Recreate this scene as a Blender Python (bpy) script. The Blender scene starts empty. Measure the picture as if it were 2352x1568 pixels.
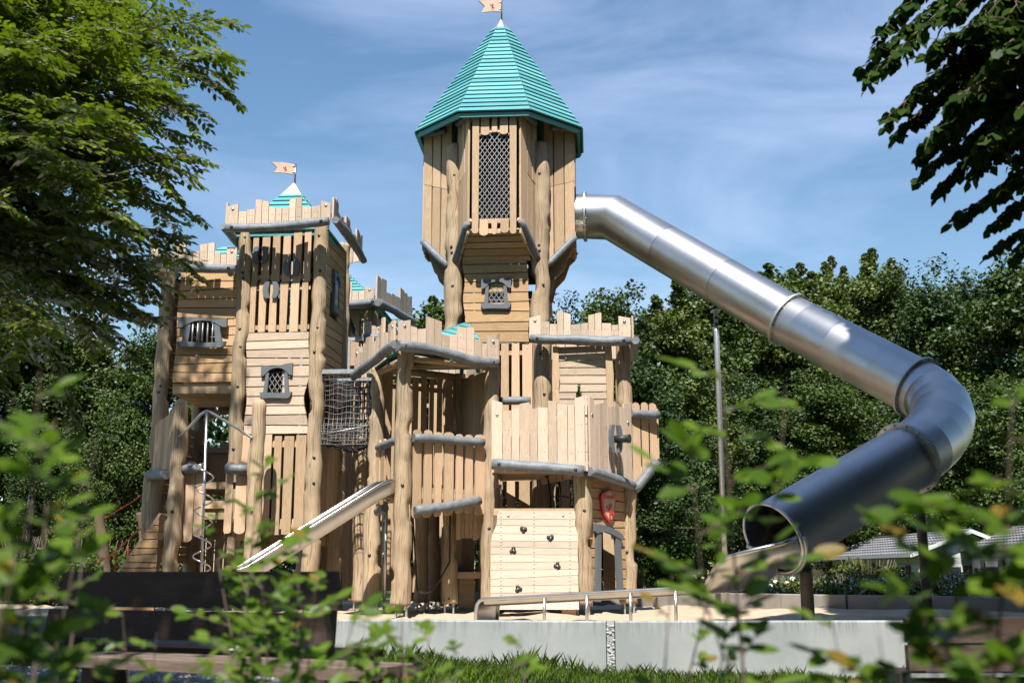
import bpy, math, random
import numpy as np
from mathutils import Vector, Matrix, noise
R_=math.radians
sc=bpy.context.scene
# ---------------------------------------------------------------- camera
F_PX=2613.0; PITCH=R_(11.55); CAMZ=0.58
cam_d=bpy.data.cameras.new("camera"); cam=bpy.data.objects.new("camera",cam_d); sc.collection.objects.link(cam)
cam.location=(0,0,CAMZ); cam.rotation_euler=(math.pi/2+PITCH,0,0)
cam_d.sensor_width=36; cam_d.lens=40.0; cam_d.clip_start=.1; cam_d.clip_end=2000
cam_d.dof.use_dof=True; cam_d.dof.focus_distance=17.6; cam_d.dof.aperture_fstop=2.9
sc.camera=cam
# ---------------------------------------------------------------- world and sun
SUN_EL=R_(57); SUN_AZ=R_(-6)          # sun behind the camera, slightly to the left
w=bpy.data.worlds.new("World"); sc.world=w; w.use_nodes=True
nt=w.node_tree; nt.nodes.clear()
def N(nt,t,**k):
    n=nt.nodes.new(t)
    for a,b in k.items():
        if a=='ins':
            for i,v in b.items(): n.inputs[i].default_value=v
        else: setattr(n,a,b)
    return n
sky=N(nt,'ShaderNodeTexSky'); sky.sky_type='NISHITA'; sky.sun_disc=False
sky.sun_elevation=SUN_EL; sky.sun_rotation=math.pi-SUN_AZ; sky.air_density=1.35; sky.dust_density=.25; sky.ozone_density=3.0
bg=N(nt,'ShaderNodeBackground'); bg.inputs[1].default_value=.076
out=N(nt,'ShaderNodeOutputWorld')
tc=N(nt,'ShaderNodeTexCoord')
mp=N(nt,'ShaderNodeMapping'); mp.inputs['Rotation'].default_value=(0,R_(14),R_(8)); mp.inputs['Scale'].default_value=(1.6,1.6,5.5)
nz=N(nt,'ShaderNodeTexNoise'); nz.inputs['Scale'].default_value=1.5; nz.inputs['Detail'].default_value=8; nz.inputs['Roughness'].default_value=.55; nz.inputs['Distortion'].default_value=.6
rp=N(nt,'ShaderNodeValToRGB'); rp.color_ramp.elements[0].position=.46; rp.color_ramp.elements[1].position=.85
mx=N(nt,'ShaderNodeMix',data_type='RGBA'); mx.inputs[7].default_value=(8.2,9.2,12.2,1)
mul=N(nt,'ShaderNodeMath',operation='MULTIPLY'); mul.inputs[1].default_value=.48
nt.links.new(tc.outputs['Generated'],mp.inputs[0]); nt.links.new(mp.outputs[0],nz.inputs[0]); nt.links.new(nz.outputs[0],rp.inputs[0])
nt.links.new(rp.outputs[0],mul.inputs[0]); nt.links.new(mul.outputs[0],mx.inputs[0]); hs=N(nt,'ShaderNodeHueSaturation'); hs.inputs['Saturation'].default_value=1.12; hs.inputs['Value'].default_value=1.08; nt.links.new(sky.outputs[0],hs.inputs['Color']); nt.links.new(hs.outputs[0],mx.inputs[6])
nt.links.new(mx.outputs[2],bg.inputs[0]); nt.links.new(bg.outputs[0],out.inputs[0])
sd=bpy.data.lights.new("sun",'SUN'); sd.energy=5.0; sd.angle=R_(.53); sd.color=(1,.95,.87)
so=bpy.data.objects.new("sun",sd); sc.collection.objects.link(so)
# direction towards the sun
S=Vector((math.sin(SUN_AZ)*math.cos(SUN_EL),-math.cos(SUN_AZ)*math.cos(SUN_EL),math.sin(SUN_EL)))
so.rotation_euler=S.to_track_quat('Z','Y').to_euler()
sc.view_settings.view_transform='Standard'; sc.view_settings.look='None'; sc.view_settings.exposure=.82; sc.view_settings.gamma=1
sc.cycles.max_bounces=6; sc.cycles.diffuse_bounces=1; sc.cycles.transparent_max_bounces=4; sc.cycles.caustics_reflective=False; sc.cycles.caustics_refractive=False
# ---------------------------------------------------------------- point helpers
cp,sp=math.cos(PITCH),math.sin(PITCH)
def W(px,py,Y):
    u=(px-1176)/F_PX; v=(784-py)/F_PX
    d=Vector((u,cp-v*sp,sp+v*cp)); return Vector((0,0,CAMZ))+d*(Y/d.y)
def Z(py,Y): return W(1176,py,Y).z
def lerp(a,b,t): return a+(b-a)*t
def z2(x,y): return (918.7+.29297*x,401.9+.29297*y)
def z3(x,y): return (315.8+.3296*x,344.5+.3296*y)
def z4(x,y): return (315.8+.3296*x,861.3+.3296*y)
def z5(x,y): return (717.8+.29297*x,574.2+.29297*y)
def z6(x,y): return (717.8+.29297*x,976.2+.29297*y)
def z7(x,y): return (1091+.29297*x,689.1+.29297*y)
def z8(x,y): return (1062.3+.238*x,1062.3+.238*y)
# ---------------------------------------------------------------- materials
MAT={}
def newmat(name):
    m=bpy.data.materials.new(name); m.use_nodes=True; nt=m.node_tree
    b=nt.nodes['Principled BSDF']; MAT[name]=m; return m,nt,b
def lk(nt,a,b): nt.links.new(a,b)
def ramp(nt,fac,stops):
    r=N(nt,'ShaderNodeValToRGB'); e=r.color_ramp.elements
    while len(e)<len(stops): e.new(.5)
    for i,(p,c) in enumerate(stops): e[i].position=p; e[i].color=(*c,1) if len(c)==3 else c
    lk(nt,fac,r.inputs[0]); return r.outputs[0]
def mathn(nt,op,a,b=None):
    m=N(nt,'ShaderNodeMath',operation=op)
    for i,x in enumerate((a,b)):
        if x is None: continue
        if isinstance(x,(int,float)): m.inputs[i].default_value=x
        else: lk(nt,x,m.inputs[i])
    return m.outputs[0]
def mixc(nt,f,a,b,bt='MIX'):
    m=N(nt,'ShaderNodeMix',data_type='RGBA',blend_type=bt)
    for i,x in ((0,f),(6,a),(7,b)):
        if isinstance(x,(int,float)): m.inputs[i].default_value=x
        elif isinstance(x,tuple): m.inputs[i].default_value=(*x,1)
        else: lk(nt,x,m.inputs[i])
    return m.outputs[2]
def noise_n(nt,co,scale,det=4,rough=.55,dist=0,mscale=None,out=0):
    if mscale is not None:
        mp=N(nt,'ShaderNodeMapping'); mp.inputs['Scale'].default_value=mscale; lk(nt,co,mp.inputs[0]); co=mp.outputs[0]
    n=N(nt,'ShaderNodeTexNoise'); n.inputs['Scale'].default_value=scale; n.inputs['Detail'].default_value=det
    n.inputs['Roughness'].default_value=rough; n.inputs['Distortion'].default_value=dist
    lk(nt,co,n.inputs[0]); return n.outputs[out]
def wood(name,light,dark,pink=None,ringamt=.5,rough=.72,fine=1.0,blotch=None,knots=True,weather=.30,crack=0):
    m,nt,b=newmat(name)
    uv=N(nt,'ShaderNodeUVMap'); uv.uv_map='UVMap'; co=uv.outputs[0]
    at=N(nt,'ShaderNodeAttribute'); at.attribute_name='tint'; t=at.outputs['Fac']
    low=noise_n(nt,co,1,3,.5,.3,(.9,7,1))                       # slow drift across a board
    rings=mathn(nt,'FRACT',mathn(nt,'MULTIPLY',low,11.0))
    rr=ramp(nt,rings,[(0,(0,0,0)),(.75,(.75,.75,.75)),(.92,(1,1,1)),(1,(0,0,0))])
    fib=noise_n(nt,co,1,5,.65,0,(6,170,1))
    c=mixc(nt,mathn(nt,'MULTIPLY',rr,ringamt),light,dark)
    c=mixc(nt,mathn(nt,'MULTIPLY',ramp(nt,fib,[(.35,(0,0,0)),(.75,(1,1,1))]),.35*fine),c,tuple(x*.62 for x in dark))
    if pink: c=mixc(nt,ramp(nt,t,[(.55,(0,0,0)),(.8,(.75,.75,.75))]),c,mixc(nt,.55,c,pink))
    if knots:
        kn=N(nt,'ShaderNodeTexVoronoi'); kn.inputs['Scale'].default_value=1
        mp=N(nt,'ShaderNodeMapping'); mp.inputs['Scale'].default_value=(2.2,7.0,1); lk(nt,co,mp.inputs[0]); lk(nt,mp.outputs[0],kn.inputs[0])
        sel=mathn(nt,'GREATER_THAN',N_sep(nt,kn.outputs['Color']),.80)
        kf=ramp(nt,kn.outputs['Distance'],[(.045,(1,1,1)),(.10,(0,0,0))])
        c=mixc(nt,mathn(nt,'MULTIPLY',mathn(nt,'MULTIPLY',kf,sel),.7),c,tuple(x*.45 for x in dark))
    if blotch:
        bl=noise_n(nt,co,1,4,.6,.8,(1.3,3.5,1))
        c=mixc(nt,mathn(nt,'MULTIPLY',ramp(nt,bl,[(.50,(0,0,0)),(.68,(1,1,1))]),.55),c,blotch)
    we=noise_n(nt,co,1,5,.65,.5,(.7,2.6,1))
    c=mixc(nt,mathn(nt,'MULTIPLY',ramp(nt,we,[(.48,(0,0,0)),(.72,(1,1,1))]),weather),c,(.30,.24,.185))
    if crack:
        ck=noise_n(nt,co,1,3,.5,.35,(.55,26,1))
        ckf=ramp(nt,mathn(nt,'ABSOLUTE',mathn(nt,'SUBTRACT',ck,.5)),[(.0,(1,1,1)),(.03,(0,0,0))])
        c=mixc(nt,mathn(nt,'MULTIPLY',ckf,crack),c,(.10,.065,.04))
    v=mathn(nt,'ADD',mathn(nt,'MULTIPLY',t,.42),.78)
    vm=N(nt,'ShaderNodeVectorMath',operation='SCALE'); lk(nt,c,vm.inputs[0]); lk(nt,v,vm.inputs['Scale'])
    lk(nt,vm.outputs[0],b.inputs['Base Color'])
    b.inputs['Roughness'].default_value=rough; b.inputs['Specular IOR Level'].default_value=.3
    bp=N(nt,'ShaderNodeBump'); bp.inputs['Strength'].default_value=.35; bp.inputs['Distance'].default_value=.004
    lk(nt,mathn(nt,'ADD',fib,mathn(nt,'MULTIPLY',rr,.5)),bp.inputs['Height']); lk(nt,bp.outputs[0],b.inputs['Normal'])
    return m
def N_sep(nt,c):
    s=N(nt,'ShaderNodeSeparateColor'); lk(nt,c,s.inputs[0]); return s.outputs[0]
wood('plank_pale',(.67,.54,.42),(.54,.40,.28),(.57,.42,.34),.8)
wood('plank_warm',(.61,.41,.225),(.48,.28,.125),(.52,.32,.20),.7)
wood('slat_wood',(.62,.455,.295),(.49,.32,.18),(.54,.355,.25),.8)
wood('log_wood',(.58,.45,.30),(.44,.31,.18),None,.4,.8,2.6,(.24,.18,.12),True,.5,.8)
wood('climb_wood',(.56,.46,.365),(.47,.37,.28),(.48,.37,.29),.8)
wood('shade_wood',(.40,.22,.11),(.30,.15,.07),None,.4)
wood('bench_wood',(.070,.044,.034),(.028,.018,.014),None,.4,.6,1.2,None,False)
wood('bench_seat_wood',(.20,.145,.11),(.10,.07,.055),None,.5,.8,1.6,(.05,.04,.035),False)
wood('old_wood',(.16,.11,.075),(.09,.06,.04),None,.4,.85,1.3,None)
def simple(name,col,rough=.5,metal=0,var=.12,scale=6,bump=0,bscale=30,spec=.5):
    m,nt,b=newmat(name); tc=N(nt,'ShaderNodeTexCoord'); co=tc.outputs['Object']
    n=noise_n(nt,co,scale,5,.6)
    c=ramp(nt,n,[(.3,tuple(x*(1-var) for x in col)),(.7,tuple(min(1,x*(1+var)) for x in col))])
    lk(nt,c,b.inputs['Base Color']); b.inputs['Roughness'].default_value=rough; b.inputs['Metallic'].default_value=metal; b.inputs['Specular IOR Level'].default_value=spec
    if bump:
        bp=N(nt,'ShaderNodeBump'); bp.inputs['Strength'].default_value=bump; bp.inputs['Distance'].default_value=.01
        lk(nt,noise_n(nt,co,bscale,4),bp.inputs['Height']); lk(nt,bp.outputs[0],b.inputs['Normal'])
    return m
simple('grey_paint',(.155,.172,.192),.55,0,.3,9,.8,22)
simple('grey_board',(.125,.14,.155),.5,0,.06,4,.1,60)
m,nt,b=newmat('teal_board'); at=N(nt,'ShaderNodeAttribute'); at.attribute_name='tint'; tc=N(nt,'ShaderNodeTexCoord')
c=ramp(nt,at.outputs['Fac'],[(0,(.060,.26,.285)),(.5,(.088,.335,.355)),(1,(.14,.41,.425))])
dn_=noise_n(nt,tc.outputs['Object'],3,6,.65); c=mixc(nt,mathn(nt,'MULTIPLY',ramp(nt,dn_,[(.45,(0,0,0)),(.72,(1,1,1))]),.35),c,(.16,.30,.30))
lk(nt,c,b.inputs['Base Color']); b.inputs['Roughness'].default_value=.55
simple('cap_metal',(.50,.50,.53),.42,.8,.1,4)
simple('galvanised',(.50,.52,.54),.45,.75,.18,24,.1,60)
simple('bolt_black',(.03,.03,.035),.35,0,.1)
simple('bolt_steel',(.45,.45,.46),.35,.9,.1)
simple('rope_black',(.018,.018,.02),.7,0,.2,30)
simple('rope_red',(.35,.02,.015),.7,0,.2,30)
simple('wire_grey',(.30,.30,.30),.5,.5,.1)
simple('hold_rubber',(.035,.035,.038),.55,0,.2,20,.4,60)
simple('steel_bright',(.62,.61,.60),.24,1,.08,8)
simple('steel_sheet',(.60,.595,.585),.36,1,.08,4)
simple('red_paint',(.62,.03,.025),.35,0,.05)
simple('dark_rubber',(.02,.02,.022),.5,0,.2)
simple('white_siding',(.62,.65,.62),.6,0,.05)
simple('roof_tile',(.19,.19,.20),.6,0,.15,3,.3,10)
simple('window_dark',(.03,.035,.04),.1,0,.1)
simple('maroon_shutter',(.14,.03,.03),.5)
simple('pole_rust',(.10,.085,.075),.55,.4,.3,9)
simple('bark',(.06,.048,.038),.9,0,.4,8,.9,18)
simple('bark_twig',(.12,.085,.065),.8,0,.25,20)
simple('soil',(.045,.035,.025),.95,0,.3,3,.5,10)
simple('pebble',(.36,.37,.38),.8,0,.3,12,.2,60)
simple('flower_white',(.75,.75,.70),.6,0,.05)
simple('plastic_clear',(.55,.58,.60),.12,0,.2,30)
simple('play_blue',(.02,.12,.30),.5)
# brushed steel of the tube slide: faint weld-to-weld changes come from the 'tint' attribute
m,nt,b=newmat('tube_steel'); at=N(nt,'ShaderNodeAttribute'); at.attribute_name='tint'
uv=N(nt,'ShaderNodeUVMap'); uv.uv_map='UVMap'
br=noise_n(nt,uv.outputs[0],1,4,.6,0,(60,2.2,1)); big=noise_n(nt,uv.outputs[0],1,4,.6,.4,(1.6,1.2,1))
c=mixc(nt,ramp(nt,big,[(.35,(0,0,0)),(.75,(1,1,1))]),(.56,.555,.55),(.47,.46,.45))
scr=noise_n(nt,uv.outputs[0],1,3,.7,1.5,(3,22,1))
c=mixc(nt,mathn(nt,'MULTIPLY',ramp(nt,scr,[(.66,(0,0,0)),(.74,(1,1,1))]),.35),c,(.30,.28,.26))
lk(nt,c,b.inputs['Base Color']); b.inputs['Metallic'].default_value=1
ro=mathn(nt,'ADD',mathn(nt,'MULTIPLY',at.outputs['Fac'],.14),mathn(nt,'ADD',mathn(nt,'MULTIPLY',br,.10),.28)); lk(nt,ro,b.inputs['Roughness'])
bp=N(nt,'ShaderNodeBump'); bp.inputs['Strength'].default_value=.12; bp.inputs['Distance'].default_value=.003; lk(nt,br,bp.inputs['Height']); lk(nt,bp.outputs[0],b.inputs['Normal'])
# concrete
m,nt,b=newmat('concrete'); tc=N(nt,'ShaderNodeTexCoord'); co=tc.outputs['Object']
a=noise_n(nt,co,1.3,6,.6); f=noise_n(nt,co,55,3,.6); drip=noise_n(nt,co,1,4,.7,0,(22,22,1.2))
c=mixc(nt,ramp(nt,a,[(.35,(0,0,0)),(.7,(1,1,1))]),(.27,.295,.305),(.38,.40,.40))
c=mixc(nt,mathn(nt,'MULTIPLY',ramp(nt,f,[(.58,(0,0,0)),(.72,(1,1,1))]),.5),c,(.27,.28,.28))
sz=N(nt,'ShaderNodeSeparateXYZ'); lk(nt,co,sz.inputs[0])
top=ramp(nt,sz.outputs[2],[(0,(0,0,0)),(.14,(1,1,1))])
top=ramp(nt,mathn(nt,'ADD',sz.outputs[2],.08),[(.04,(0,0,0)),(.20,(1,1,1))])
c=mixc(nt,mathn(nt,'MULTIPLY',mathn(nt,'MULTIPLY',ramp(nt,drip,[(.46,(0,0,0)),(.58,(1,1,1))]),top),.6),c,(.17,.19,.20))
lk(nt,c,b.inputs['Base Color']); b.inputs['Roughness'].default_value=.85
bp=N(nt,'ShaderNodeBump'); bp.inputs['Strength'].default_value=.25; bp.inputs['Distance'].default_value=.004; lk(nt,f,bp.inputs['Height']); lk(nt,bp.outputs[0],b.inputs['Normal'])
# brown-grey concrete of the far wall
simple('concrete_brown',(.26,.235,.215),.85,0,.15,2,.2,40)
# sand
m,nt,b=newmat('sand'); tc=N(nt,'ShaderNodeTexCoord'); co=tc.outputs['Object']
a=noise_n(nt,co,2.2,6,.6); f=noise_n(nt,co,120,2,.6)
c=mixc(nt,a,(.38,.295,.205),(.52,.415,.30)); c=mixc(nt,mathn(nt,'MULTIPLY',f,.25),c,(.36,.27,.18))
lk(nt,c,b.inputs['Base Color']); b.inputs['Roughness'].default_value=.95
bp=N(nt,'ShaderNodeBump'); bp.inputs['Strength'].default_value=.6; bp.inputs['Distance'].default_value=.02; lk(nt,noise_n(nt,co,14,5,.7),bp.inputs['Height']); lk(nt,bp.outputs[0],b.inputs['Normal'])
# turf soil
m,nt,b=newmat('ground_mix'); tc=N(nt,'ShaderNodeTexCoord'); co=tc.outputs['Object']
a=noise_n(nt,co,1.5,6,.6); f=noise_n(nt,co,40,3,.6)
c=mixc(nt,a,(.045,.075,.02),(.075,.10,.035)); c=mixc(nt,mathn(nt,'MULTIPLY',f,.5),c,(.06,.05,.03))
lk(nt,c,b.inputs['Base Color']); b.inputs['Roughness'].default_value=.95
bp=N(nt,'ShaderNodeBump'); bp.inputs['Strength'].default_value=.8; bp.inputs['Distance'].default_value=.03; lk(nt,f,bp.inputs['Height']); lk(nt,bp.outputs[0],b.inputs['Normal'])
# gravel
m,nt,b=newmat('gravel_mat'); tc=N(nt,'ShaderNodeTexCoord'); co=tc.outputs['Object']
v=N(nt,'ShaderNodeTexVoronoi'); v.inputs['Scale'].default_value=45; lk(nt,co,v.inputs[0])
c=ramp(nt,N_sep(nt,v.outputs['Color']),[(0,(.10,.11,.12)),(.5,(.28,.29,.31)),(1,(.46,.46,.46))])
c=mixc(nt,ramp(nt,v.outputs['Distance'],[(.25,(0,0,0)),(.6,(1,1,1))]),c,(.07,.07,.07))
lk(nt,c,b.inputs['Base Color']); b.inputs['Roughness'].default_value=.9
bp=N(nt,'ShaderNodeBump'); bp.inputs['Strength'].default_value=1; bp.inputs['Distance'].default_value=.02; bp.invert=True; lk(nt,v.outputs['Distance'],bp.inputs['Height']); lk(nt,bp.outputs[0],b.inputs['Normal'])
# leaves
def leafmat(name,c0,c1,c2=None,trans=.35,tcol=None,gloss=.5,c2at=.93,shine=.28):
    m,nt,b=newmat(name); nt.nodes.remove(b); o=nt.nodes['Material Output']
    at=N(nt,'ShaderNodeAttribute'); at.attribute_name='tint'
    st=[(0,c0),(.85,c1)]
    if c2: st+= [(c2at,c1),(min(1,c2at+.05),c2)]
    c=ramp(nt,at.outputs['Fac'],st)
    d=N(nt,'ShaderNodeBsdfDiffuse'); lk(nt,c,d.inputs[0])
    t=N(nt,'ShaderNodeBsdfTranslucent')
    tm=mixc(nt,1.0,c,tcol or (1.5,1.7,.6),'MULTIPLY'); lk(nt,tm,t.inputs[0])
    g=N(nt,'ShaderNodeBsdfGlossy'); g.inputs['Roughness'].default_value=gloss; g.inputs[0].default_value=(.9,.95,1,1)
    a=N(nt,'ShaderNodeMixShader'); a.inputs[0].default_value=trans; lk(nt,d.outputs[0],a.inputs[1]); lk(nt,t.outputs[0],a.inputs[2])
    f=N(nt,'ShaderNodeFresnel'); f.inputs[0].default_value=1.4
    a2=N(nt,'ShaderNodeMixShader'); lk(nt,mathn(nt,'MULTIPLY',f.outputs[0],shine),a2.inputs[0]); lk(nt,a.outputs[0],a2.inputs[1]); lk(nt,g.outputs[0],a2.inputs[2])
    lk(nt,a2.outputs[0],o.inputs[0])
leafmat('leaf_forest',(.020,.038,.007),(.078,.118,.022),None,.16,None,.5,.93,.06)
leafmat('leaf_forest_blue',(.014,.030,.007),(.055,.092,.021),None,.14,None,.5,.93,.06)
leafmat('leaf_forest_yellow',(.030,.048,.008),(.110,.145,.026),None,.2,None,.5,.93,.06)
leafmat('leaf_beech',(.034,.062,.005),(.175,.235,.016),None,.38,None,.45,.93,.3)
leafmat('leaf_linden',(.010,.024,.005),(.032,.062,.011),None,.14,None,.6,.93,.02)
leafmat('leaf_sapling',(.045,.095,.010),(.135,.215,.026),(.26,.10,.03),.42,None,.3,.94)
leafmat('leaf_hedge',(.050,.075,.012),(.17,.20,.035),(.16,.08,.035),.22,None,.4,.88)
leafmat('grass_blade',(.060,.120,.010),(.20,.30,.035),(.34,.29,.12),.35,None,.5,.93,.15)
# ---------------------------------------------------------------- mesh builder
rnd=random.Random(7)
class MB:
    def __init__(s,org=(0,0,0)):
        s.v=[];s.f=[];s.m=[];s.uv=[];s.t=[];s.sm=[]; s.slots=[]; s.cur=0
    def mat(s,name):
        if name not in s.slots: s.slots.append(name)
        s.cur=s.slots.index(name); return s
    def face(s,idx,uvs,tint=.5,smooth=False):
        s.f.append(idx); s.uv.extend(uvs); s.m.append(s.cur); s.t.append(tint); s.sm.append(smooth)
    def prism(s,pts,n,L=None,tint=None,mid=True):
        """outline pts (counter-clockwise seen from the tip of n), extruded by n"""
        n=Vector(n); nh=n.normalized(); pts=[Vector(p) for p in pts]
        if L is None: L=(pts[1]-pts[0])
        L=Vector(L).normalized(); Wd=nh.cross(L).normalized()
        if tint is None: tint=rnd.random()
        ou=rnd.random()*90; ov=rnd.random()*90
        # make the winding agree with n
        a=Vector((0,0,0))
        for i in range(len(pts)): a+=pts[i].cross(pts[(i+1)%len(pts)])
        if a.dot(n)<0: pts=pts[::-1]
        b=len(s.v); k=len(pts)
        s.v.extend([p+n for p in pts]); s.v.extend(pts)
        uvf=[(p.dot(L)+ou,p.dot(Wd)+ov) for p in pts]
        s.face(list(range(b,b+k)),uvf,tint); s.face(list(range(b+2*k-1,b+k-1,-1)),uvf[::-1],tint)
        th=n.length
        for i in range(k):
            j=(i+1)%k; e=pts[j]-pts[i]
            if abs(e.dot(L))>=abs(e.dot(Wd)):
                u0,u1=uvf[i][0],uvf[j][0]; s.face([b+i,b+k+i,b+k+j,b+j],[(u0,ov+5),(u0,ov+5+th),(u1,ov+5+th),(u1,ov+5)],tint)
            else:
                v0,v1=uvf[i][1],uvf[j][1]; s.face([b+i,b+k+i,b+k+j,b+j],[(ou+5,v0),(ou+5.02,v0),(ou+5.02,v1),(ou+5,v1)],tint)
        return s
    def box(s,c,ax,ay,az,hx,hy,hz,tint=None,L=None):
        c=Vector(c);ax=Vector(ax).normalized();ay=Vector(ay).normalized();az=Vector(az).normalized()
        pts=[c-ax*hx-ay*hy-az*hz,c+ax*hx-ay*hy-az*hz,c+ax*hx+ay*hy-az*hz,c-ax*hx+ay*hy-az*hz]
        return s.prism(pts,az*hz*2,L or (ax if hx>=hy else ay),tint)
    def bar(s,p,q,wd,hd,up=(0,0,1),tint=None):
        p=Vector(p);q=Vector(q);d=(q-p); l=d.length; d=d/l; up=Vector(up)
        if abs(d.dot(up))>.98: up=Vector((0,1,0))
        sd=d.cross(up).normalized(); u2=sd.cross(d)
        return s.box((p+q)/2,d,sd,u2,l/2,wd/2,hd/2,tint,d)
    def tube(s,path,rad,sides=12,tint=None,bump=0,bs=1.0,cap=True,smooth=True,seed=0,ell=None,closed=False):
        path=[Vector(p) for p in path]; n=len(path)
        if not hasattr(rad,'__len__'): rad=[rad]*n
        if tint is None: tint=rnd.random()
        b=len(s.v); t0=(path[1]-path[0]).normalized()
        up=Vector((0,0,1)) if abs(t0.z)<.9 else Vector((0,1,0))
        X=t0.cross(up).normalized(); Yv=X.cross(t0); ou=rnd.random()*90; ov=rnd.random()*90
        ln=0; us=[]
        for i in range(n):
            if i>0: ln+=(path[i]-path[i-1]).length
            us.append(ln)
            t=(path[min(i+1,n-1)]-path[max(i-1,0)]).normalized()
            X=(X-t*X.dot(t)).normalized(); Yv=t.cross(X)
            for k in range(sides):
                a=2*math.pi*k/sides; r=rad[i]
                if bump:
                    q=Vector((math.cos(a)*.9,math.sin(a)*.9,ln*bs+seed*7.3))
                    r*=1+bump*(noise.noise(q*1.3)*1.1+noise.noise(q*3.1)*.55)
                s.v.append(path[i]+X*(math.cos(a)*r)+Yv*(math.sin(a)*r))
        for i in range(n-1):
            for k in range(sides):
                j=(k+1)%sides; c=2*math.pi*rad[i]/sides
                tt=tint[i] if isinstance(tint,list) else tint
                s.face([b+i*sides+k,b+i*sides+j,b+(i+1)*sides+j,b+(i+1)*sides+k],
                  [(us[i]+ou,k*c+ov),(us[i]+ou,(k+1)*c+ov),(us[i+1]+ou,(k+1)*c+ov),(us[i+1]+ou,k*c+ov)],tt,smooth)
        if cap:
            tt=tint[0] if isinstance(tint,list) else tint
            for ring,o in ((0,-1),(n-1,1)):
                idx=[b+ring*sides+k for k in range(sides)]
                if o<0: idx=idx[::-1]
                s.face(idx,[((s.v[q]-path[ring]).x+ou,(s.v[q]-path[ring]).z*.3+ov) for q in idx],tt)
        return s
    def dome(s,c,n,r,h=.6,tint=.5,sides=8):
        c=Vector(c); n=Vector(n).normalized(); up=Vector((0,0,1)) if abs(n.z)<.9 else Vector((0,1,0))
        X=n.cross(up).normalized(); Yv=n.cross(X); b=len(s.v)
        for (rr,hh) in ((1,-.3),(1,0),(.75,.62)):
            for k in range(sides):
                a=2*math.pi*k/sides; s.v.append(c+X*math.cos(a)*r*rr+Yv*math.sin(a)*r*rr+n*(r*h*hh))
        s.v.append(c+n*r*h)
        for i in range(2):
            for k in range(sides):
                j=(k+1)%sides; s.face([b+i*sides+j,b+i*sides+k,b+(i+1)*sides+k,b+(i+1)*sides+j],[(0,0)]*4,tint,True)
        for k in range(sides):
            j=(k+1)%sides; s.face([b+2*sides+j,b+2*sides+k,b+3*sides],[(0,0)]*3,tint,True)
        return s
    def build(s,name,parent=None,label=None,top=None):
        org=Vector(parent['_o']) if parent is not None else Vector((0,0,0))
        me=bpy.data.meshes.new(name); me.from_pydata([tuple(v-org) for v in s.v],[],s.f)
        u=me.uv_layers.new(name='UVMap'); u.data.foreach_set('uv',np.array(s.uv,dtype=np.float32).ravel())
        a=me.attributes.new('tint','FLOAT','FACE'); a.data.foreach_set('value',np.array(s.t,dtype=np.float32))
        me.polygons.foreach_set('material_index',np.array(s.m,dtype=np.int32)); me.polygons.foreach_set('use_smooth',np.array(s.sm,dtype=bool))
        for q in s.slots: me.materials.append(MAT[q])
        me.update()
        o=bpy.data.objects.new(name,me); sc.collection.objects.link(o)
        if parent is not None: o.parent=parent; o['_o']=list(org)
        else: o['_o']=[0,0,0]
        if label: o['label']=label
        return o
def thing(name,label,cat,loc,group=None):
    o=bpy.data.objects.new(name,None); sc.collection.objects.link(o); o.location=loc; o.empty_display_size=.2
    o['_o']=list(loc); o['label']=label; o['category']=cat
    if group: o['group']=group
    return o
def tag(o,label,cat,group=None,kind=None):
    if label: o['label']=label
    if cat: o['category']=cat
    if group: o['group']=group
    if kind: o['kind']=kind
    return o
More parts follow.
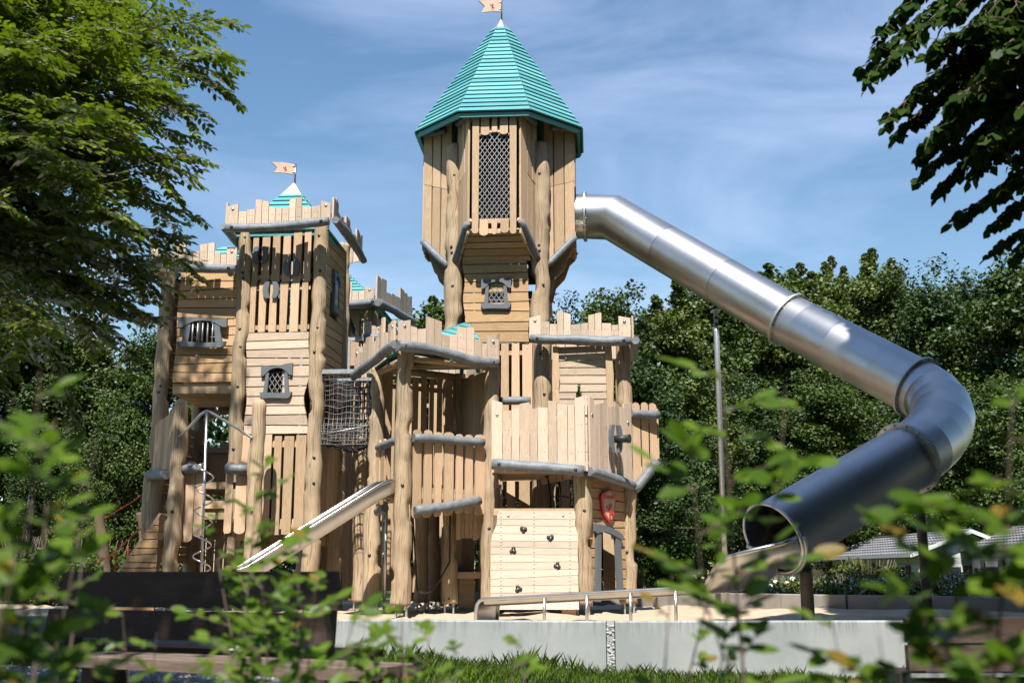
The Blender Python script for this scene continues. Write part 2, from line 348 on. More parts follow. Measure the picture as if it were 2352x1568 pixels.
# ---------------------------------------------------------------- carpentry helpers
def wob(i,s,a): return a*noise.noise(Vector((i*.37+s*11.1,s*3.7,1.3)))*2
def post(par,p0,p1,r,seed,matn='log_wood',bolts=(),label=None,foot=True,sides=16,rtop=None,name='post',round_top=False):
    """round debarked trunk with swellings; bolts = list of z (drawn on the front)"""
    p0=Vector(p0);p1=Vector(p1); L=(p1-p0).length; n=max(6,int(L/.05)); mb=MB().mat(matn)
    path=[];rad=[]
    base=.14 if foot else 0
    for i in range(n+1):
        t=i/n; p=p0.lerp(p1,base/L+(1-base/L)*t); h=L*t
        p=p+Vector((wob(h*1.2,seed,.022)+wob(h*6,seed+5,.016),wob(h,seed+9,.02),0))
        rr=lerp(r*1.16,(rtop or r)*1.0,t)*(1+.15*noise.noise(Vector((h*1.4,seed*5.1,0)))+.10*noise.noise(Vector((h*4,seed*2.1,4))))
        path.append(p);rad.append(rr)
    if round_top: rad[-1]*=.55; rad[-2]*=.86; rad[-3]*=.97
    mb.tube(path,rad,sides,bump=.11,bs=.9,seed=seed,tint=.35+.4*rnd.random())
    rgn=random.Random(seed); hh=rgn.uniform(.3,1.0)
    while hh<L-.4:
        ln_=rgn.uniform(.12,.42); sd_n=rgn.choice((-1,1)); dpt=rgn.uniform(.18,.32)
        for i in range(n+1):
            h=L*i/n
            if hh<h<hh+ln_:
                q=(h-hh)/ln_; f=dpt*(1 if q<.75 else (1-q)/.25)
                for k in range(sides):
                    v=mb.v[i*sides+k]; dx=(v.x-path[i].x)*sd_n
                    if dx>rad[i]*.45: v.x=path[i].x+sd_n*max(rad[i]*.45,dx-f*rad[i]*1.6*(dx/rad[i]-.3))
        hh+=ln_+rgn.uniform(.35,1.1)
    if foot:
        mb.mat('galvanised')
        for sx in (-1,1): mb.box(p0+Vector((sx*r*.62,0,.16)),(1,0,0),(0,1,0),(0,0,1),.012,r*.55,.24)
        mb.mat('bolt_black')
        for zz in (.1,.22): mb.dome(p0+Vector((0,-r*.95,zz)),(0,-1,0),.022)
    for z in bolts:
        t=(z-p0.z)/(p1.z-p0.z)
        if 0<t<1:
            q=p0.lerp(p1,t); i=min(n,max(0,int(t*n))); rr=rad[i]
            dx=rnd.uniform(-.25,.25)*rr
            mb.mat('bolt_black').dome(path[i]+Vector((dx,-rr*.99,0)),(0,-1,0),.026,.5)
    return mb.build(name,par,label)
def glog(par,pts,r,seed,matn='grey_paint',bolts=True,name='rail_log',label=None,sides=14,bump=.10,N_=Vector((0,-1,0))):
    """painted round log along a polyline of points"""
    pts=[Vector(p) for p in pts]; path=[]
    for a,b in zip(pts[:-1],pts[1:]):
        k=max(3,int((b-a).length/.10))
        for i in range(k): path.append(a.lerp(b,i/k))
    path.append(pts[-1]); n=len(path)
    for _ in range(3): path=[path[0]]+[(path[i-1]+path[i]*2+path[i+1])/4 for i in range(1,n-1)]+[path[-1]]
    path=[p+Vector((0,0,wob(i*.45,seed,.012))) for i,p in enumerate(path)]
    rad=[r*(1+.12*noise.noise(Vector((i*.35,seed*3.3,0)))) for i in range(n)]
    rad[0]*=.90; rad[-1]*=.90
    mb=MB().mat(matn).tube(path,rad,sides,bump=bump*.9,bs=1.7,seed=seed,smooth=True)
    if bolts:
        mb.mat('bolt_black')
        for q in (path[0].lerp(path[-1],.06),path[0].lerp(path[-1],.94)):
            c=min(path,key=lambda p:(p-q).length); mb.dome(c+N_*r*.98,N_,.027,.6)
    return mb.build(name,par,label)
def nrm(A,B,C):
    n=(B-A).cross(C-A).normalized()
    if n.y>0 and abs(n.y)>.05: n=-n
    return n
def hplanks(par,A,B,C,D,matn='plank_warm',pw=.135,hole=None,seed=0,wav=.03,th=.035,name='plank_wall',label=None,nails=True,out=None,gap=.009,tilt=.012,build=True,mb=None):
    """horizontal boards filling the quad A(bl) B(br) C(tr) D(tl); hole=(s0,s1,t0,t1,archfrac)"""
    A,B,C,D=map(Vector,(A,B,C,D)); n=out if out is not None else nrm(A,B,D)
    H=((D-A).length+(C-B).length)/2; Wd=(B-A).length; k=max(2,round(H/pw)); mb=mb or MB(); ed=[0]
    for i in range(k-1): ed.append(ed[-1]+rnd.uniform(.8,1.2))
    ed.append(ed[-1]+1); ed=[e/ed[-1] for e in ed]
    el=[ed[0]]+[e+rnd.uniform(-tilt,tilt) for e in ed[1:-1]]+[ed[-1]]
    er=[ed[0]]+[e+rnd.uniform(-tilt,tilt) for e in ed[1:-1]]+[ed[-1]]
    def P(s,t): return (A.lerp(B,s)).lerp(D.lerp(C,s),t)
    g=gap/H
    def sl(t): return wob(t*H*5,seed,wav)/Wd+abs(wav)*.5/Wd if wav else 0
    def sr(t): return 1+wob(t*H*5,seed+3,wav)/Wd-abs(wav)*.5/Wd if wav else 1
    def span(s0f,s1f,a0,a1,b0,b1,tint):
        mb.mat(matn); s0a,s0b=s0f((a0+0)),s0f(a1); s1a,s1b=s1f(b0),s1f(b1)
        fa=lambda s,q0,q1: lerp(q0,q1,s)
        mid0=(s0f((a0+a1)/2)); mid1=s1f((b0+b1)/2)
        pts=[P(s0a,fa(s0a,a0,b0)+g),P(s1a,fa(s1a,a0,b0)+g),P(mid1,(fa(mid1,a0,b0)+fa(mid1,a1,b1))/2),P(s1b,fa(s1b,a1,b1)-g),P(s0b,fa(s0b,a1,b1)-g),P(mid0,(fa(mid0,a0,b0)+fa(mid0,a1,b1))/2)]
        mb.prism(pts,n*(th+rnd.uniform(-.003,.003)),B-A,tint)
    for i in range(k):
        tint=rnd.random(); a0,a1,b0,b1=el[i],el[i+1],er[i],er[i+1]; tm=(ed[i]+ed[i+1])/2
        if hole and hole[2]<tm<hole[3]:
            hw=1.0; q=(tm-hole[2])/(hole[3]-hole[2])
            if q>.7: hw=math.sqrt(max(.05,1-((q-.7)/.34)**2))
            mc=(hole[0]+hole[1])/2; h2=(hole[1]-hole[0])/2*hw
            span(sl,lambda t:mc-h2,a0,a1,b0,b1,tint); span(lambda t:mc+h2,sr,a0,a1,b0,b1,tint)
        else: span(sl,sr,a0,a1,b0,b1,tint)
        if nails:
            mb.mat('bolt_black')
            for s in (.05,.95):
                mb.dome(P(s,tm+.2*(ed[i+1]-ed[i]))+n*th,n,.006,.3,sides=5); mb.dome(P(s,tm-.2*(ed[i+1]-ed[i]))+n*th,n,.006,.3,sides=5)
    return mb.build(name,par,label) if build else mb
def rounded(a,b,c,d,rt,rb):
    """board outline from corners a(bl) b(br) c(tr) d(tl) with rounded top / bottom ends"""
    pts=[]
    def arc(p,q,outd,h):
        return [p.lerp(q,.5-.5*math.cos(math.pi*i/6))+outd*h*math.sin(math.pi*i/6) for i in range(7)]
    up=((d-a)+(c-b)).normalized(); w=(b-a).length
    pts+= arc(a,b,-up,w*.42*rb) if rb else [a,b]
    pts+= arc(c,d,up,w*.42*rt) if rt else [c,d]
    return pts
def slats(par,A,B,C,D,k,gapf=.28,matn='slat_wood',th=.035,rt=0,rb=0,seed=0,name='slat_wall',label=None,jt=.03,jb=.03,out=None,wj=.12,split=None,build=True,mb=None,nails=True,lat=True,spans=None):
    A,B,C,D=map(Vector,(A,B,C,D)); n=out if out is not None else nrm(A,B,D); mb=mb or MB()
    ws=[1+rnd.uniform(-wj,wj) for _ in range(k)]; tot=sum(ws); x=0; g=gapf/k
    hgt=(D-A).length
    for i in range(k):
        w_=ws[i]/tot; s0=x+g/2*(i>0); s1=x+w_-g/2*(i<k-1); x+=w_
        if spans: s0,s1=spans[i]
        tb=rnd.uniform(-jb,jb)/hgt; tt=1+rnd.uniform(-jt,jt)/hgt; tint=rnd.random(); ls=rnd.uniform(-.006,.006)/((B-A).length); 
        def P(s,t): return (A.lerp(B,s)).lerp(D.lerp(C,s),t)
        mb.mat(matn)
        parts=[(tb,tt)] if not split else [(tb,split-.004/hgt),(split+.004/hgt,tt)]
        for q,(u0,u1) in enumerate(parts):
            a,b,c,d=P(s0+ls,u0),P(s1-ls,u0),P(s1+ls,u1),P(s0-ls,u1)
            mb.prism(rounded(a,b,c,d,rt if u1==tt else 0,rb if u0==tb else 0),n*(th+rnd.uniform(-.004,.004)),d-a,tint if q==0 else rnd.random())
        if nails:
            mb.mat('bolt_black')
            for t in (.06,.94): mb.dome(P((s0+s1)/2,t)+n*th,n,.006,.3,sides=5)
    if lat:
        mb.mat(matn)
        for t in (.10,.90): mb.bar(P(0,t)-n*.022,P(1,t)-n*.022,.075,.04,n)
    return mb.build(name,par,label) if build else mb
def parapet_px(par,cols,base,Yl,Yr,matn='plank_pale',th=.03,name='parapet',label=None,xr=None,top=True):
    """cols=[(x0,x1,ytl,ytr)] in image px; base=[(x,y)...] polyline of the lower edge; depth interpolated from Yl to Yr"""
    x0=cols[0][0]; x1=cols[-1][1]
    if xr: x0,x1=xr
    def Yat(x): return lerp(Yl,Yr,(x-x0)/(x1-x0))
    def by(x):
        for (a,b),(c,d) in zip(base[:-1],base[1:]):
            if x<=c or (c,d)==base[-1]: return lerp(b,d,(x-a)/(c-a))
    n=nrm(W(x0,800,Yl),W(x1,800,Yr),W(x0,600,Yl)); n.z=0; n.normalize(); mb=MB()
    for c in cols:
        a,b,tl,tr=c; a+=.55; b-=.55; mb.mat(matn)
        def V(x,y,xx):
            # vertical board: take the plan position from the foot, the height from the pixel row
            q=W(xx,by(xx),Yat(xx)); return Vector((q.x,q.y,Z(y,q.y)))
        pts=[V(a,by(a),a),V(b,by(b),b),V(b,tr,b),V(a,tl,a)]
        mb.prism(pts,n*(th+rnd.uniform(-.004,.004)),(0,0,1))
        mid=(pts[0]+pts[1])/2; mid2=(pts[2]+pts[3])/2
        mb.mat('bolt_black')
        for t in (.25,.62):
            for e in (-.18,.18): mb.dome(mid.lerp(mid2,t)+(pts[1]-pts[0])*e+n*th,n,.006,.3,sides=5)
    mb.mat('bolt_steel')
    for c in (cols[0],cols[-1]):
        xx=(c[0]+c[1])/2; q=W(xx,by(xx),Yat(xx)); z=Z(lerp(by(xx),min(c[2],c[3]),.75),q.y); mb.dome(Vector((q.x,q.y,z))+n*th,n,.028,.7)
    mb.mat('slat_wood')
    p=W(x0,by(x0),Yl); q=W(x1,by(x1),Yr); up=Vector((0,0,.10)); mb.bar(p+up-n*.025,q+up-n*.025,.07,.045,n)
    return mb.build(name,par,label)
def parapet(par,A,B,h,k,seed,out,matn='plank_pale',th=.03,name='parapet',label=None,pat=None):
    """crenellated board wall from base point A to B"""
    A=Vector(A);B=Vector(B); mb=MB(); rg=random.Random(seed); x=0; ws=[rg.uniform(.8,1.2) for _ in range(k)]; tot=sum(ws)
    for i in range(k):
        s0=x/tot; x+=ws[i]; s1=x/tot
        hi=(i%5 in (0,1)) or i==k-1
        hh=h*(1.0 if hi else .62)*rg.uniform(.92,1.06); d=rg.uniform(-.03,.03)
        a,b=A.lerp(B,s0+.004),A.lerp(B,s1-.004)
        mb.mat(matn).prism([a,b,b+Vector((0,0,hh+d)),a+Vector((0,0,hh-d))],out*th,(0,0,1))
    return mb.build(name,par,label)
def frame_pts(O,U,V,l): return [O+U*a+V*b for a,b in l]
def window(par,O,U,out,w_,h_,style='lattice',seed=0,name='window',label=None,dim=1):
    """grey sculpted frame around an opening of w_ x h_ centred at O"""
    O=Vector(O);U=Vector(U).normalized();V=Vector((0,0,1)); out=Vector(out); rg=random.Random(seed); mb=MB()
    hw,hh=w_/2,h_/2; fl=rg.choice((-1,1)) if seed else 1
    mb.mat('grey_board')
    up=[]; lo=[]
    for i in range(13):
        t=i/12; x=lerp(-hw*1.75,hw*1.75,t)
        up.append((x,hh*1.0+h_*.20+h_*.05*math.sin(t*5.5*fl+.6)-h_*.04*t*fl))
        ar=max(0,1-(x/(hw*1.05))**2)
        lo.append((x,hh*.72+h_*.22*math.sqrt(ar)-(.10*h_ if abs(x)>hw*1.3 else 0)-h_*.03*t*fl))
    pts=lo+up[::-1]; mb.prism(frame_pts(O,U,V,pts),out*.055,U)
    up=[];lo=[]
    for i in range(11):
        t=i/10; x=lerp(-hw*1.8,hw*1.75,t); up.append((x,-hh*.92+h_*.03*math.sin(t*6+1)-.02*h_*t*fl)); lo.append((x,-hh-h_*.20+h_*.02*math.sin(t*5)-.03*h_*t*fl))
    lo[0]=(lo[0][0]+.02,lo[0][1]+.03); lo[-1]=(lo[-1][0]-.02,lo[-1][1]+.03)
    mb.prism(frame_pts(O,U,V,lo+up[::-1]),out*.058,U)
    for sx in (-1,1):
        mb.prism(frame_pts(O,U,V,[(sx*hw*1.45,-hh*.93),(sx*hw*.98,-hh*.93),(sx*hw*.90,0),(sx*hw*.86,hh*.80),(sx*hw*1.22,hh*.80),(sx*hw*1.30,0)]),out*.045,V)
    wf=mb.build('window_frame',par,label)
    mb=MB()
    if style=='lattice':
        mb.mat('wire_grey'); a=math.atan2(1.5,1); st=w_/3.4
        n_=9
        for k in range(-n_,n_+1):
            for sgn in (-1,1):
                # line y = sgn*1.5*(x - k*st); clip to the box
                xs=[]; 
                for i in range(41):
                    x=lerp(-hw,hw,i/40); y=sgn*1.5*(x-k*st)
                    if -hh<y<hh*(.72+.22*math.sqrt(max(0,1-(x/hw)**2))): xs.append(x)
                if len(xs)>1:
                    p=O+U*xs[0]+V*(sgn*1.5*(xs[0]-k*st))-out*(.01+.006*sgn); q=O+U*xs[-1]+V*(sgn*1.5*(xs[-1]-k*st))-out*(.01+.006*sgn)
                    mb.bar(p,q,.011,.011,out)
        mb.build('window_lattice',wf)
    elif style=='bars':
        mb.mat('galvanised')
        for i in range(5):
            x=lerp(-hw*.72,hw*.72,i/4); mb.tube([O+U*x-V*hh+out*.02,O+U*x+V*hh*.9+out*.02],.014,8)
        mb.build('window_bars',wf)
    return wf
def lens_pair(par,O,U,out,h=.24,w_=.055,g=.045,th=.05,name='peephole_frame'):
    O=Vector(O);U=Vector(U).normalized();V=Vector((0,0,1));mb=MB().mat('grey_board')
    for sx in (-1,1):
        pts=[(sx*g*.55,-h/2),(sx*(g+w_*.6),-h/2),(sx*(g+w_),-h*.3),(sx*(g+w_*1.15),0),(sx*(g+w_),h*.3),(sx*(g+w_*.6),h/2),(sx*g*.55,h/2),(sx*g*.95,h*.2),(sx*g*1.1,0),(sx*g*.95,-h*.2)]
        mb.prism(frame_pts(O,U,V,pts),Vector(out)*th,V)
    return mb.build(name,par)
def star_person(mb,O,U,V,n,s,red='red_paint'):
    """little red jumping figure with a round head"""
    mb.mat(red); O=Vector(O)
    def P(l): return [O+U*(a*s)+V*(b*s) for a,b in l]
    mb.prism(P([(-.10,.05),(-.55,.42),(-.60,.30),(-.12,-.12),(-.08,-.3),(-.10,-.95),(.06,-.97),(.12,-.35),(.55,-.52),(.62,-.40),(.16,-.05),(.12,.12),(.42,.50),(.34,.60),(.05,.22)]),n,V)
    mb.prism(P([(.02+.12*math.cos(i*math.pi/4),.50+.13*math.sin(i*math.pi/4)) for i in range(8)]),n,V)
def net(par,fn,nu,nv,r,matn,name,label=None,kind=None,mb=None,build=True):
    """rope grid following fn(u,v)"""
    mb=mb or MB(); mb.mat(matn)
    for i in range(nu+1):
        pts=[fn(i/nu,j/(nv*2)) for j in range(nv*2+1)]; mb.tube(pts,r,4,cap=False)
    for j in range(nv+1):
        pts=[fn(i/(nu*2),j/nv) for i in range(nu*2+1)]; mb.tube(pts,r,4,cap=False)
    return mb.build(name,par,label) if build else mb
def pyramid_roof(par,C,z0,z1,r0,r1,k,rot,courses,name='roof',under=True,th=.02,zfun=None):
    """k-sided roof of lapped teal boards, C=(x,y)"""
    mb=MB().mat('teal_board')
    def V(i,t,off=0):
        a=rot+2*math.pi*i/k; r=lerp(r0,r1,t)+off; return Vector((C[0]+math.cos(a)*r,C[1]+math.sin(a)*r,lerp(z0,z1,t)))
    for i in range(k):
        nn=(V(i+1,0)-V(i,0)).cross(V(i,1)-V(i,0)).normalized()
        if nn.z<0: nn=-nn
        for c in range(courses):
            t0=c/courses; t1=(c+1.12)/courses if c<courses-1 else 1
            a,b,cc,d=V(i,t0),V(i+1,t0),V(i+1,t1),V(i,t1)
            b0=len(mb.v); lift=nn*(th+.010)
            top=[a+lift,b+lift,cc+nn*.004,d+nn*.004]; bot=[a,b,cc-nn*.012,d-nn*.012]
            mb.v.extend(top+bot); tint=rnd.random(); uvs=[(0,0)]*4
            for f in ((0,1,2,3),(7,6,5,4),(0,4,5,1),(1,5,6,2),(2,6,7,3),(3,7,4,0)): mb.face([b0+q for q in f],uvs,tint)
        mb.bar(V(i,0,-.05)-Vector((0,0,.06)),V(i,1,-.02)-Vector((0,0,.05)),.05,.07)
        mb.bar(V(i,0,-.06)-Vector((0,0,.045)),V(i+1,0,-.06)-Vector((0,0,.045)),.05,.07)
    ro=mb.build(name,par)
    return ro,V
print('helpers ok')
# ================================================================ THE CASTLE
TH=R_(-4); GRP='towers of the wooden play castle'
UX=Vector((math.cos(TH),math.sin(TH),0)); UY=Vector((-math.sin(TH),math.cos(TH),0)); UZ=Vector((0,0,1))
FRONT=-UY; LEFT=-UX; RIGHT=UX; BACK=UY
def V3(p,z): return Vector((p[0],p[1],z))
def quad(pl,pr,zb,zt,zbr=None,ztr=None):
    return V3(pl,zb),V3(pr,zb if zbr is None else zbr),V3(pr,zt if ztr is None else ztr),V3(pl,zt)
def floor_slab(par,pts,z,name='floor',th=.09,matn='slat_wood'):
    mb=MB().mat(matn); a,b,c,d=[V3(p,z) for p in pts]; k=10
    for i in range(k):
        s0,s1=i/k+.004,(i+1)/k-.004
        mb.prism([a.lerp(d,s0),b.lerp(c,s0),b.lerp(c,s1),a.lerp(d,s1)],Vector((0,0,-th)),b-a)
    return mb.build(name,par)
# ---------------------------------------------------------------- main tower
TC=Vector((-.205,19.6,0))
def L(x,y,z): return TC+UX*x+UY*y+UZ*z
tw=thing('play_tower','tall wooden tower with pointed turquoise octagonal roof and flag, steel tube leaving its side','play tower',TC,GRP)
hp=.745
zs=Z(534,18.3); zbt=Z(262,18.3)
for i,(sx,sy) in enumerate(((-1,-1),(1,-1),(1,1),(-1,1))):
    zt=7.95
    bl=[Z(y,18.9) for y in (288,405,570,583,662,910,1100)] if sy<0 else ()
    post(tw,L(sx*hp,sy*hp,0),L(sx*hp*1.0,sy*hp,zt),.145,21+i,bolts=bl)
# shaft walls (front one with the latticed window)
zfl=Z(790,18.9)
A,B,C,D=L(-.60,-.80,zfl),L(.56,-.80,zfl),L(.56,-.80,Z(545,18.85)),L(-.60,-.80,Z(545,18.85))
ws=(632+723)/2; wz=Z(682,18.8); 
tt0=(Z(704,18.8)-zfl)/(D.z-zfl); tt1=(Z(662,18.8)-zfl)/(D.z-zfl)
hplanks(tw,A,B,C,D,'plank_warm',.165,(.405,.625,tt0,tt1),3,.045)
window(tw,L(-.60+1.16*.515,-.84,Z(678,18.8)),UX,FRONT,.29,.37,'lattice',2,name='window')
for (p,q,o) in ((L(-.80,.56,0),L(-.80,-.56,0),LEFT),(L(.80,-.56,0),L(.80,.56,0),RIGHT),(L(.56,.80,0),L(-.56,.80,0),BACK)):
    hplanks(tw,V3(p,zfl),V3(q,zfl),V3(q,5.7),V3(p,5.7),'plank_warm',.165,None,4,.02,out=o,nails=False)
    slats(tw,V3(p,1.9),V3(q,1.9),V3(q,zfl-.02),V3(p,zfl-.02),6,.25,'slat_wood',out=o,nails=False)
slats(tw,L(-.56,-.80,Z(1000,18.8)),L(.60,-.80,Z(1000,18.8)),L(.60,-.80,zfl-.02),L(-.56,-.80,zfl-.02),6,.24,'slat_wood',out=FRONT)
floor_slab(tw,[L(-.8,-.8,0),L(.8,-.8,0),L(.8,.8,0),L(-.8,.8,0)],zs+.12)
floor_slab(tw,[L(-.75,-.75,0),L(.75,-.75,0),L(.75,.75,0),L(-.75,.75,0)],zfl)
# four trapezoid bays
bd=1.32; bw=.42; cz=.80; cx=.66
zm0,zm1=Z(505,18.3),Z(292,18.3)
for b_i,(ux,uy,name_) in enumerate(((UX,FRONT,'front'),(UY,RIGHT,'right'),(-UY,LEFT,'left'),(-UX,BACK,'back'))):
    if name_=='right': ux=UY
    def Q(a,d,z,ux=ux,uy=uy): return TC+ux*a+uy*d+UZ*z
    zlow=Z(612,18.9)
    # two cheeks of upright boards, cut along the sloping brace
    for s in (-1,1):
        p,q=Q(s*cx,cz,0),Q(s*bw,bd,0); o=(ux*s*.9+uy*.45).normalized()
        if s>0: p,q=q,p; z_p,z_q=zs,zlow
        else: z_p,z_q=zlow,zs
        slats(tw,V3(p,z_p),V3(q,z_q),V3(q,zbt+.15),V3(p,zbt+.15),3,.13,'slat_wood',out=o,split=.52,jt=.02,name='bay_cheek')
    if name_=='front':
        for s0,s1 in ((-.375,-.262),(.262,.375)):
            slats(tw,Q(s0,bd,zs),Q(s1,bd,zs),Q(s1,bd,zbt+.1),Q(s0,bd,zbt+.1),1,0,'slat_wood',rb=.8,out=uy,lat=False,name='bay_board')
        slats(tw,Q(-.245,bd,zs),Q(.245,bd,zs),Q(.245,bd,zm0),Q(-.245,bd,zm0),3,.36,'slat_wood',rb=.8,out=uy,lat=True,name='bay_board')
        slats(tw,Q(-.23,bd,Z(306,18.3)),Q(.23,bd,Z(306,18.3)),Q(.23,bd,zbt+.1),Q(-.23,bd,zbt+.1),3,.32,'slat_wood',rb=.7,out=uy,lat=True,name='bay_board')
        mb=MB().mat('wire_grey'); w2,h2=.262,(zm1-zm0); st=.082
        for sg in (-1,1):
            k0=-60
            for k in range(-60,60):
                # x = k*st + sg*(z-zm0)*.66 clipped to the opening
                z_a,z_b=0,h2
                xa=k*st; sl=sg*.70
                # solve x in [-w2,w2]
                t0=(-w2-xa)/sl; t1=(w2-xa)/sl; lo,hi=min(t0,t1),max(t0,t1); lo=max(lo,0); hi=min(hi,h2)
                if hi-lo>.02:
                    mb.bar(Q(xa+sl*lo,bd-.02+.005*sg,zm0+lo),Q(xa+sl*hi,bd-.02+.005*sg,zm0+hi),.0105,.008,uy)
        mb.build('bay_mesh',tw)
    elif name_!='right':
        slats(tw,Q(-.40,bd,zs),Q(.40,bd,zs),Q(.40,bd,zbt+.1),Q(-.40,bd,zbt+.1),5,.12,'slat_wood',rb=.6,out=uy,name='bay_board')
    else:
        zt_=Z(497,19.5)
        slats(tw,Q(-.42,bd,zs),Q(.42,bd,zs),Q(.42,bd,zt_-.44),Q(-.42,bd,zt_-.44),5,.05,'slat_wood',rb=.6,out=uy,name='bay_board')
        slats(tw,Q(-.42,bd,zt_+.44),Q(.42,bd,zt_+.44),Q(.42,bd,zbt+.1),Q(-.42,bd,zbt+.1),5,.05,'slat_wood',out=uy,name='bay_board')
    # soffit
    p,q=Q(-bw,bd-.03,zs+.08),Q(bw,bd-.03,zs+.08)
    hplanks(tw,Q(-.6,cz,zlow+.08),Q(.6,cz,zlow+.08),q,p,'plank_warm',.14,None,5,0,out=-(uy*.7)-UZ*.7 if False else (UZ*-.7+uy*.6).normalized(),nails=False,name='soffit')
    # braces and the dark log under the eave
    for s in (-1,1):
        a,b=Q(s*(bw+.03),bd+.03,Z(507,18.2)),Q(s*(cx+.06),cz+.03,Z(600,18.8))
        if name_ in('left','right'): a,b=Q(s*(bw+.03),bd+.02,Z(552,19.2)),Q(s*(cx+.05),cz+.05,Z(612,18.9))
        if name_!='back': glog(tw,[a,b],.062,31+b_i*2+s,bolts=False,name='brace_log')
        o=(ux*s*.9+uy*.45).normalized()
        glog(tw,[Q(s*(bw-.02),bd+.05,zbt+.02),Q(s*(cx+.02),cz+.12,zbt-.02)],.055,40+b_i+s,bolts=False,name='eave_log')
    glog(tw,[Q(-.40,bd+.06,zbt+.03),Q(.40,bd+.06,zbt+.03)],.055,50+b_i,bolts=False,name='eave_log')
    for s in ((-1,1) if name_!='front' else ()):
        mb=MB().mat('slat_wood'); mb.prism([Q(s*.30,cz-.05,zlow-.55),Q(s*.30,cz+.12,zlow-.40),Q(s*.30,cz+.18,zlow-.15),Q(s*.30,cz+.34,zlow+.02),Q(s*.30,bd-.06,zs-.06),Q(s*.30,bd-.06,zs+.05),Q(s*.30,cz-.05,zlow+.05)],ux*.05*s,uy); mb.build('bracket',tw)
hplanks(tw,L(.62,.70,zs),L(-.62,.70,zs),L(-.62,.70,zbt+.1),L(.62,.70,zbt+.1),'plank_warm',.16,None,6,0,out=FRONT,nails=False)
slats(tw,L(-.70,.62,zs),L(-.70,-.1,zs),L(-.70,-.1,zbt),L(-.70,.62,zbt),5,.1,'slat_wood',out=RIGHT,nails=False)
# roof
RZ=8.27; R0=1.60; R1=.15; ZR=10.50
rot0=TH-math.pi/2-math.pi/8
roof,_=pyramid_roof(tw,(TC.x,TC.y),RZ,ZR,R0,R1,8,rot0,22)
mb=MB().mat('teal_board')
for i in range(8):
    a0=rot0+2*math.pi*i/8; a1=rot0+2*math.pi*(i+1)/8
    pts=[Vector((TC.x+math.cos(a)*r,TC.y+math.sin(a)*r,z)) for a,r,z in ((a0,R0*.98,RZ-.035),(a1,R0*.98,RZ-.035),(a1,1.0,RZ-.035+.9),(a0,1.0,RZ-.035+.9))]
    mb.prism(pts,Vector((0,0,-.02)))
mb.build('roof_lining',roof)
mb=MB().mat('cap_metal'); b0=0
for i in range(8):
    a0=rot0+2*math.pi*i/8;a1=rot0+2*math.pi*(i+1)/8; r=.225
    pts=[Vector((TC.x+math.cos(a)*r,TC.y+math.sin(a)*r,ZR-.10)) for a in (a0,a1)]+[Vector((TC.x,TC.y,ZR+.22))]
    k=len(mb.v); mb.v.extend(pts); mb.face([k,k+1,k+2],[(0,0)]*3)
mb.build('roof_cap',roof)
def flag(par,base,ztop,fl,fh,tiltz,z0,seed):
    mb=MB().mat('steel_bright').tube([base,V3(base,ztop)],.017,8); pole=mb.build('flag_pole',par)
    mb=MB().mat('plank_pale'); X=Vector((-math.cos(.45),-math.sin(.45)*1,0)); Nn=Vector((-X.y,X.x,0)); Nn=Nn if Nn.y<0 else -Nn
    def P(a,b): return V3(base,z0)+X*(a*fl+.02)+UZ*(b*fh+a*tiltz)
    up=[(i/8,.5+.07*math.sin(i/8*3.4)) for i in range(9)]; lo=[(i/8*.88,-.5+.06*math.sin(i/8*3.2)) for i in range(9)]
    mb.prism([P(*q) for q in lo]+[P(.74,0.02)]+[P(*q) for q in up[::-1]],Nn*.03,X)
    star_person(mb,P(.42,0)+Nn*.028,-X,UZ,Nn*.008,fh*.30)
    mb.mat('bolt_steel')
    for b in (-.3,.3): mb.dome(P(.05,b)+Nn*.03,Nn,.018)
    return mb.build('flag',pole)
flag(tw,Vector((TC.x+.01,TC.y,ZR+.2)),Z(-40,19.6),.45,.24,-.12,Z(16,19.6),1)
# ---------------------------------------------------------------- middle tower (left of centre)
MF=(W(562,650,17.9),W(733,650,17.78)); 
mFL=Vector((MF[0].x,MF[0].y,0)); mFR=Vector((MF[1].x,MF[1].y,0)); dep=(mFR-mFL).length
mDir=(mFR-mFL).normalized(); mB=Vector((-mDir.y,mDir.x,0)); mB=(mB+Vector((.03,0,0))).normalized()
mRL=mFL+mB*(dep+.15); mRR=mFR+mB*(dep+.15); mO=-mB
t2=thing('play_tower','square wooden tower left of centre, flag on its small turquoise roof','play tower',(mFL+mRR)/2,GRP)
zt=Z(520,17.8)
for i,(p,bl) in enumerate(((mFL,(541,627,641,760,800,895,1040)),(mFR,(541,628,760,812,1062,1120)),(mRR,()),(mRL,()))):
    post(t2,V3(p,0),V3(p,zt+.1),.118 if i<2 else .11,51+i,bolts=[Z(y,17.8) for y in bl],matn='log_wood')
def off(p,q,e,o,z0,z1,oz=0):
    d=(q-p).normalized(); a=p+d*e+o*oz; b=q-d*e+o*oz
    return V3(a,z0),V3(b,z0),V3(b,z1),V3(a,z1)
zA,zB,zC,zD=Z(1232,17.7),Z(996,17.7),Z(760,17.7),Z(527,17.7)
o=mO
sp1=[((a-800)/412,(b-800)/412) for a,b in ((803,842),(868,922),(942,995),(1015,1068),(1088,1145),(1165,1210))]
sp2=[((a-800)/412,(b-800)/412) for a,b in ((800,838),(862,912),(936,985),(1008,1060),(1082,1138),(1158,1200))]
zM=lerp(zC,zD,.49); q=off(mFL,mFR,.13,o,zC+.005,zM-.004,.03); slats(t2,*q,6,.3,'slat_wood',out=o,spans=sp2,jt=0,jb=0)
q=off(mFL,mFR,.13,o,zM+.004,zD+.05,.03); slats(t2,*q,6,.3,'slat_wood',out=o,spans=sp1,jt=0,jb=0)
q=off(mFL,mFR,.10,o,zB+.005,zC,.03)
